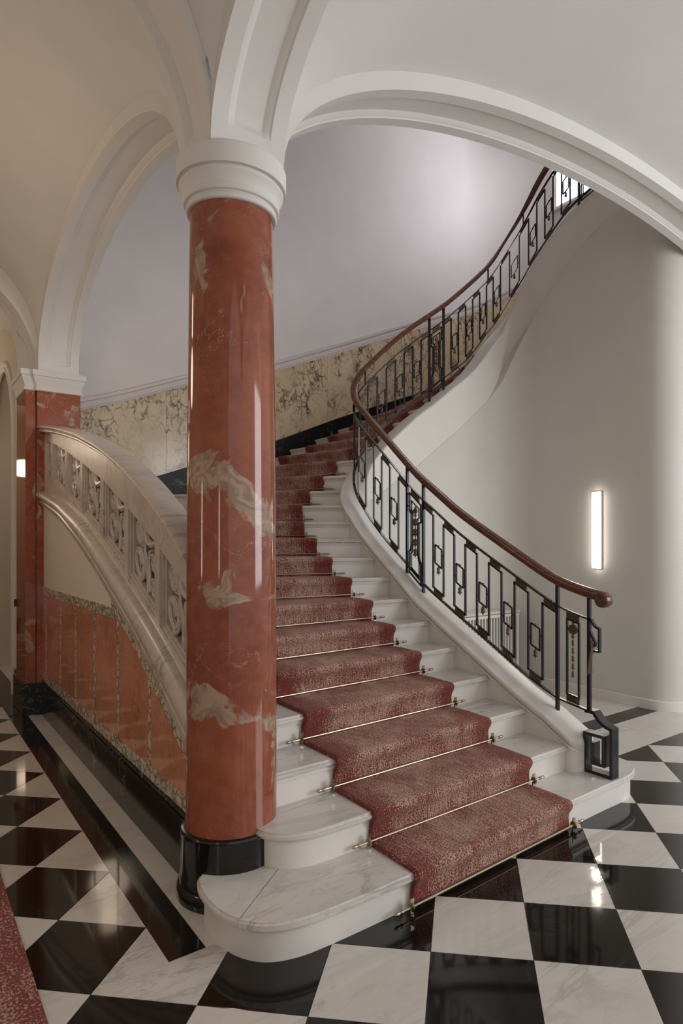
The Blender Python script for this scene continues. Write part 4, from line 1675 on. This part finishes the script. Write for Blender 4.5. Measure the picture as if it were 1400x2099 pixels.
def rosette(t, z, r):
    m = MB()
    c, nn = cpos(t), cnor(t)
    n3 = Vector((nn.x, nn.y, 0))
    d = ctan(t)
    d3 = Vector((d.x, d.y, 0))
    C0 = Vector((c.x, c.y, z))
    prof_ = [(0.05, 0.014), (0.3, 0.013), (0.4, 0.008), (0.8, 0.010), (1.0, 0.006), (1.0, -0.006), (0.8, -0.010), (0.4, -0.008), (0.3, -0.013), (0.05, -0.014)]
    rings = []
    for f, h in prof_:
        ring = []
        for k in range(24):
            a = 2 * PI * k / 24
            rr = r * f * (1 + (0.06 * math.cos(8 * a) if f > 0.5 else 0))
            ring.append(C0 + d3 * rr * math.cos(a) + Vector((0, 0, 1)) * rr * math.sin(a) + n3 * h)
        rings.append(ring)
    m.loft(rings)
    return m.build('rosette', BRONZE, ib, smooth=0.6)


def drop_column(t, ztop, zbot, nb, r=0.026):
    rosette(t, ztop - r, r)
    z = ztop - 2 * r
    ball(t, ztop + 0.006, 0.009).build('ball', BRONZE, ib, smooth=0.9)
    ball(t, z - 0.014, 0.0135).build('ball', BRONZE, ib, smooth=0.9)
    z -= 0.028
    s = (z - zbot) / nb / 0.071
    for i in range(nb):
        bell(t, z - i * 0.071 * s, s).build('bell_drop', BRONZE, ib, smooth=0.7)


def fancy_panel(ta, tb):
    tm, hwid = (ta + tb) / 2, (tb - ta) / 2 - 0.011
    F = lambda x, f: (tm + x * hwid, BOT(tm + x * hwid) + f * (TOPR(tm + x * hwid) - BOT(tm + x * hwid)))
    bracket(tm - hwid * 0.62, tm + hwid * 0.62, lambda t: TOPR(t) - 0.03, 0.044)
    outer = [(-.78, .91), (-.78, .70), (-.56, .675), (-.56, .30), (-.62, .235), (-.80, .19), (-.80, -.06), (.80, -.06), (.80, .19), (.62, .235), (.56, .30), (.56, .675), (.78, .70), (.78, .91), (-.78, .91)]
    inner = [(-.52, .84), (-.52, .73), (-.34, .70), (-.34, .30), (-.42, .23), (-.55, .19), (-.55, .02), (.55, .02), (.55, .19), (.42, .23), (.34, .30), (.34, .70), (.52, .73), (.52, .84), (-.52, .84)]
    poly_bar([F(*p) for p in outer])
    poly_bar([F(*p) for p in inner], 0.010)
    H_ = TOPR(tm) - BOT(tm)
    drop_column(tm, BOT(tm) + 0.80 * H_, BOT(tm) + 0.20 * H_, 4, 0.024)
    for x in (-.9, .9):
        for f in (.88, .74, .04):
            t, z = F(x, f)
            MB().tube([q3(t - 0.012, 0, z), q3(t + 0.012, 0, z)], 0.007, 7).build('stud', BRONZE, ib, smooth=0.7)


P = [0.179, 0.422, 1.774, 1.984, 4.037, 4.251, 6.24, 6.45]
post(P[0], 0.545, HAND(P[0]) - 0.02)
for t in P[1:]:
    post(t)
meander(P[1], P[2], 11)
fancy_panel(P[2], P[3])
meander(P[3], P[4], 17)
fancy_panel(P[4], P[5])
meander(P[5], P[6], 17)
fancy_panel(P[6], P[7])
meander(P[7], P[7] + 0.72, 6)
post(P[7] + 0.72)
for t in (3.16, 4.98, 5.47):        # short struts between top rail and handrail
    vbar(t, TOPR(t), HAND(t) - 0.02, 0.014, 'strut')
# end panel beside the newel
tm = (P[0] + P[1]) / 2
cross(tm - 0.045, tm + 0.045, lambda t: TOPR(t) - 0.055)
cross(tm - 0.045, tm + 0.045, lambda t: BOT(t) + 0.055)
for t in (tm - 0.045, tm + 0.045):
    vbar(t, BOT(t) + 0.05, TOPR(t) - 0.05, 0.0125)
bracket(tm - 0.055, tm + 0.055, lambda t: TOPR(t) - 0.030, 0.042)
bracket(tm - 0.055, tm + 0.055, lambda t: BOT(t) + 0.030, 0.042)
drop_column(tm, TOPR(tm) - 0.075, BOT(tm) + 0.17, 5, 0.034)


# newel foot: fret of flat iron standing on the first tread
def strokes(pts, x0, x1, th, name, lab=None, close=False):
    m = MB()
    n = len(pts)
    L_, R2_ = [], []
    for i, p in enumerate(pts):
        p = Vector(p)
        if 0 < i < n - 1:
            d1 = (p - Vector(pts[i - 1])).normalized()
            d2 = (Vector(pts[i + 1]) - p).normalized()
            n1, n2 = Vector((-d1.y, d1.x)), Vector((-d2.y, d2.x))
            mm = (n1 + n2)
            mm = mm.normalized() / max(0.5, math.sqrt((1 + n1.dot(n2)) / 2))
        else:
            d = (Vector(pts[1]) - p).normalized() if i == 0 else (p - Vector(pts[i - 1])).normalized()
            mm = Vector((-d.y, d.x))
        L_.append(p + mm * th / 2)
        R2_.append(p - mm * th / 2)
    rings = [[(x0, a.x, a.y), (x0, b.x, b.y), (x1, b.x, b.y), (x1, a.x, a.y)] for a, b in zip(L_, R2_)]
    m.loft(rings)
    return m.build(name, IRON, ib, label=lab)


zf0 = R_ + 0.011
arc = [(-0.474 - 0.115 * math.sin(a) * 1.0, 0.470 + 0.085 * (1 - math.sin(a)) * 0 + 0.080 * (math.cos(a))) for a in [PI / 2 * i / 8 for i in range(9)]]
arc = [(-0.468, 0.553), (-0.482, 0.535), (-0.500, 0.515), (-0.525, 0.495), (-0.555, 0.480), (-0.592, 0.470)]
strokes([(-0.405, 0.553)] + arc + [(-0.592, zf0), (-0.405, zf0), (-0.405, 0.412), (-0.538, 0.412), (-0.538, 0.235), (-0.462, 0.235), (-0.462, 0.365)], 2.220, 2.290, 0.020, 'newel_foot', 'square fret of black iron at the foot of the balustrade')
# upper end bracket with hook
zt0 = TOPR(0.179)
strokes([(-0.415, zt0), (-0.437, zt0), (-0.448, zt0 - 0.024), (-0.468, zt0 - 0.046), (-0.495, zt0 - 0.056), (-0.495, zt0 - 0.20), (-0.462, zt0 - 0.20)], 2.238, 2.262, 0.012, 'end_bracket')
strokes([(-0.425, zt0 - 0.062), (-0.437, zt0 - 0.095), (-0.455, zt0 - 0.125), (-0.466, zt0 - 0.145), (-0.462, zt0 - 0.165), (-0.450, zt0 - 0.160)], 2.240, 2.260, 0.012, 'hook')

# leather strap hanging from the hook
rings = []
zs0 = zt0 - 0.152
for f, dy, w in ((0, 0.0, 0.010), (0.15, 0.003, 0.012), (0.4, 0.010, 0.020), (0.75, 0.016, 0.030), (0.95, 0.020, 0.034), (1.0, 0.024, 0.030)):
    z = zs0 - 0.175 * f
    y = -0.452 + dy
    rings.append([(2.235, y - w / 2, z - 0.01 * f), (2.265, y - w / 2, z - 0.01 * f), (2.268, y + w / 2, z - 0.03 * f), (2.232, y + w / 2, z - 0.03 * f)])
sm = MB()
sm.loft(rings)
sm.tube([(2.25, -0.452 + 0.012 * math.cos(a), zs0 + 0.006 + 0.014 * math.sin(a)) for a in [2 * PI * i / 14 for i in range(14)]], 0.006, 6, True)
so = sm.build('hanging_strap', LEATHER, None, (2.25, -0.452, zs0), bevel=0.003, smooth=0.7)
tag(so, 'small beige leather strap hanging from the iron hook beside the newel post', 'strap')

# ================================================================== RADIATOR COVER
rc = thing('radiator_cover', 'white slatted radiator cover with a marble top behind the balustrade', 'radiator', (3.85, 2.15, 0))
X0, X1, Y0, Y1 = 3.16, 4.45, 2.0, 2.285
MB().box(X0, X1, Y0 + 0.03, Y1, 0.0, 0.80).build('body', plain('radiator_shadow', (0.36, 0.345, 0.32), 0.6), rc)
MB().box(X0 - 0.005, X1 + 0.005, Y0 - 0.004, Y1, 0.785, 0.82).build('top_frame', RADPAINT, rc, bevel=0.004)
MB().box(X0, X1, Y0 - 0.002, Y0 + 0.03, 0.0, 0.07).build('bottom_frame', RADPAINT, rc, bevel=0.004)
MB().box(X0 - 0.02, X1 + 0.008, Y0 - 0.02, Y1, 0.828, 0.856).build('marble_top', TILE_WHITE, rc, bevel=0.005)
MB().box(X0 + 0.02, X1 - 0.02, Y0 + 0.01, Y1, 0.82, 0.828).build('shadow_gap', BLACKPLASTIC, rc)
MB().box(X1 - 0.04, X1, Y0, Y0 + 0.034, 0.07, 0.785).build('stile', RADPAINT, rc, bevel=0.003)
MB().box(X0, X0 + 0.04, Y0, Y0 + 0.034, 0.07, 0.785).build('stile', RADPAINT, rc, bevel=0.003)
sl0 = None
x = X0 + 0.075
while x < X1 - 0.06:
    if sl0 is None:
        sl0 = MB().box(x - 0.008, x + 0.008, Y0 + 0.002, Y0 + 0.034, 0.07, 0.785).build('slat', RADPAINT, rc, (x, Y0, 0.07))
    else:
        share(sl0, 'slat', rc, (x, Y0, 0.07))
    x += 0.047

# ================================================================== WALL LIGHT
wlamp = thing('wall_light', 'tall slim glowing white light bar on the right wall', 'lamp', (4.58, 1.05, 1.355))
MB().box(4.553, 4.58, 1.000, 1.102, 1.355, 2.158).build('backplate', RADPAINT, wlamp, bevel=0.003)
MB().box(4.535, 4.5535, 1.004, 1.098, 1.359, 2.154).build('diffuser', LED, wlamp, bevel=0.003)

# unseen light bars added on the opposite corridor wall for the column's vertical highlights
for y, lab in ((0.6, 'added unseen light bar on the corridor wall opposite the marble balustrade'), (-1.9, 'added unseen light bar on the corridor wall beside the camera')):
    lb = thing('wall_light', lab, 'lamp', (-2.76, y, 1.355), 'slim wall light bars')
    MB().box(-2.76, -2.733, y - 0.05, y + 0.05, 1.355, 2.158).build('backplate', RADPAINT, lb)
    MB().box(-2.7335, -2.715, y - 0.046, y + 0.046, 1.359, 2.154).build('diffuser', LED, lb)
wlamp['group'] = 'slim wall light bars'

struct(MB().box(-3.1, 0.1, 12.75, 12.95, 0, 5.6).build('wall_corridor_end', plain('corridor_end_paint', (0.60, 0.50, 0.40), 0.7)), 'wall closing the far end of the corridor')
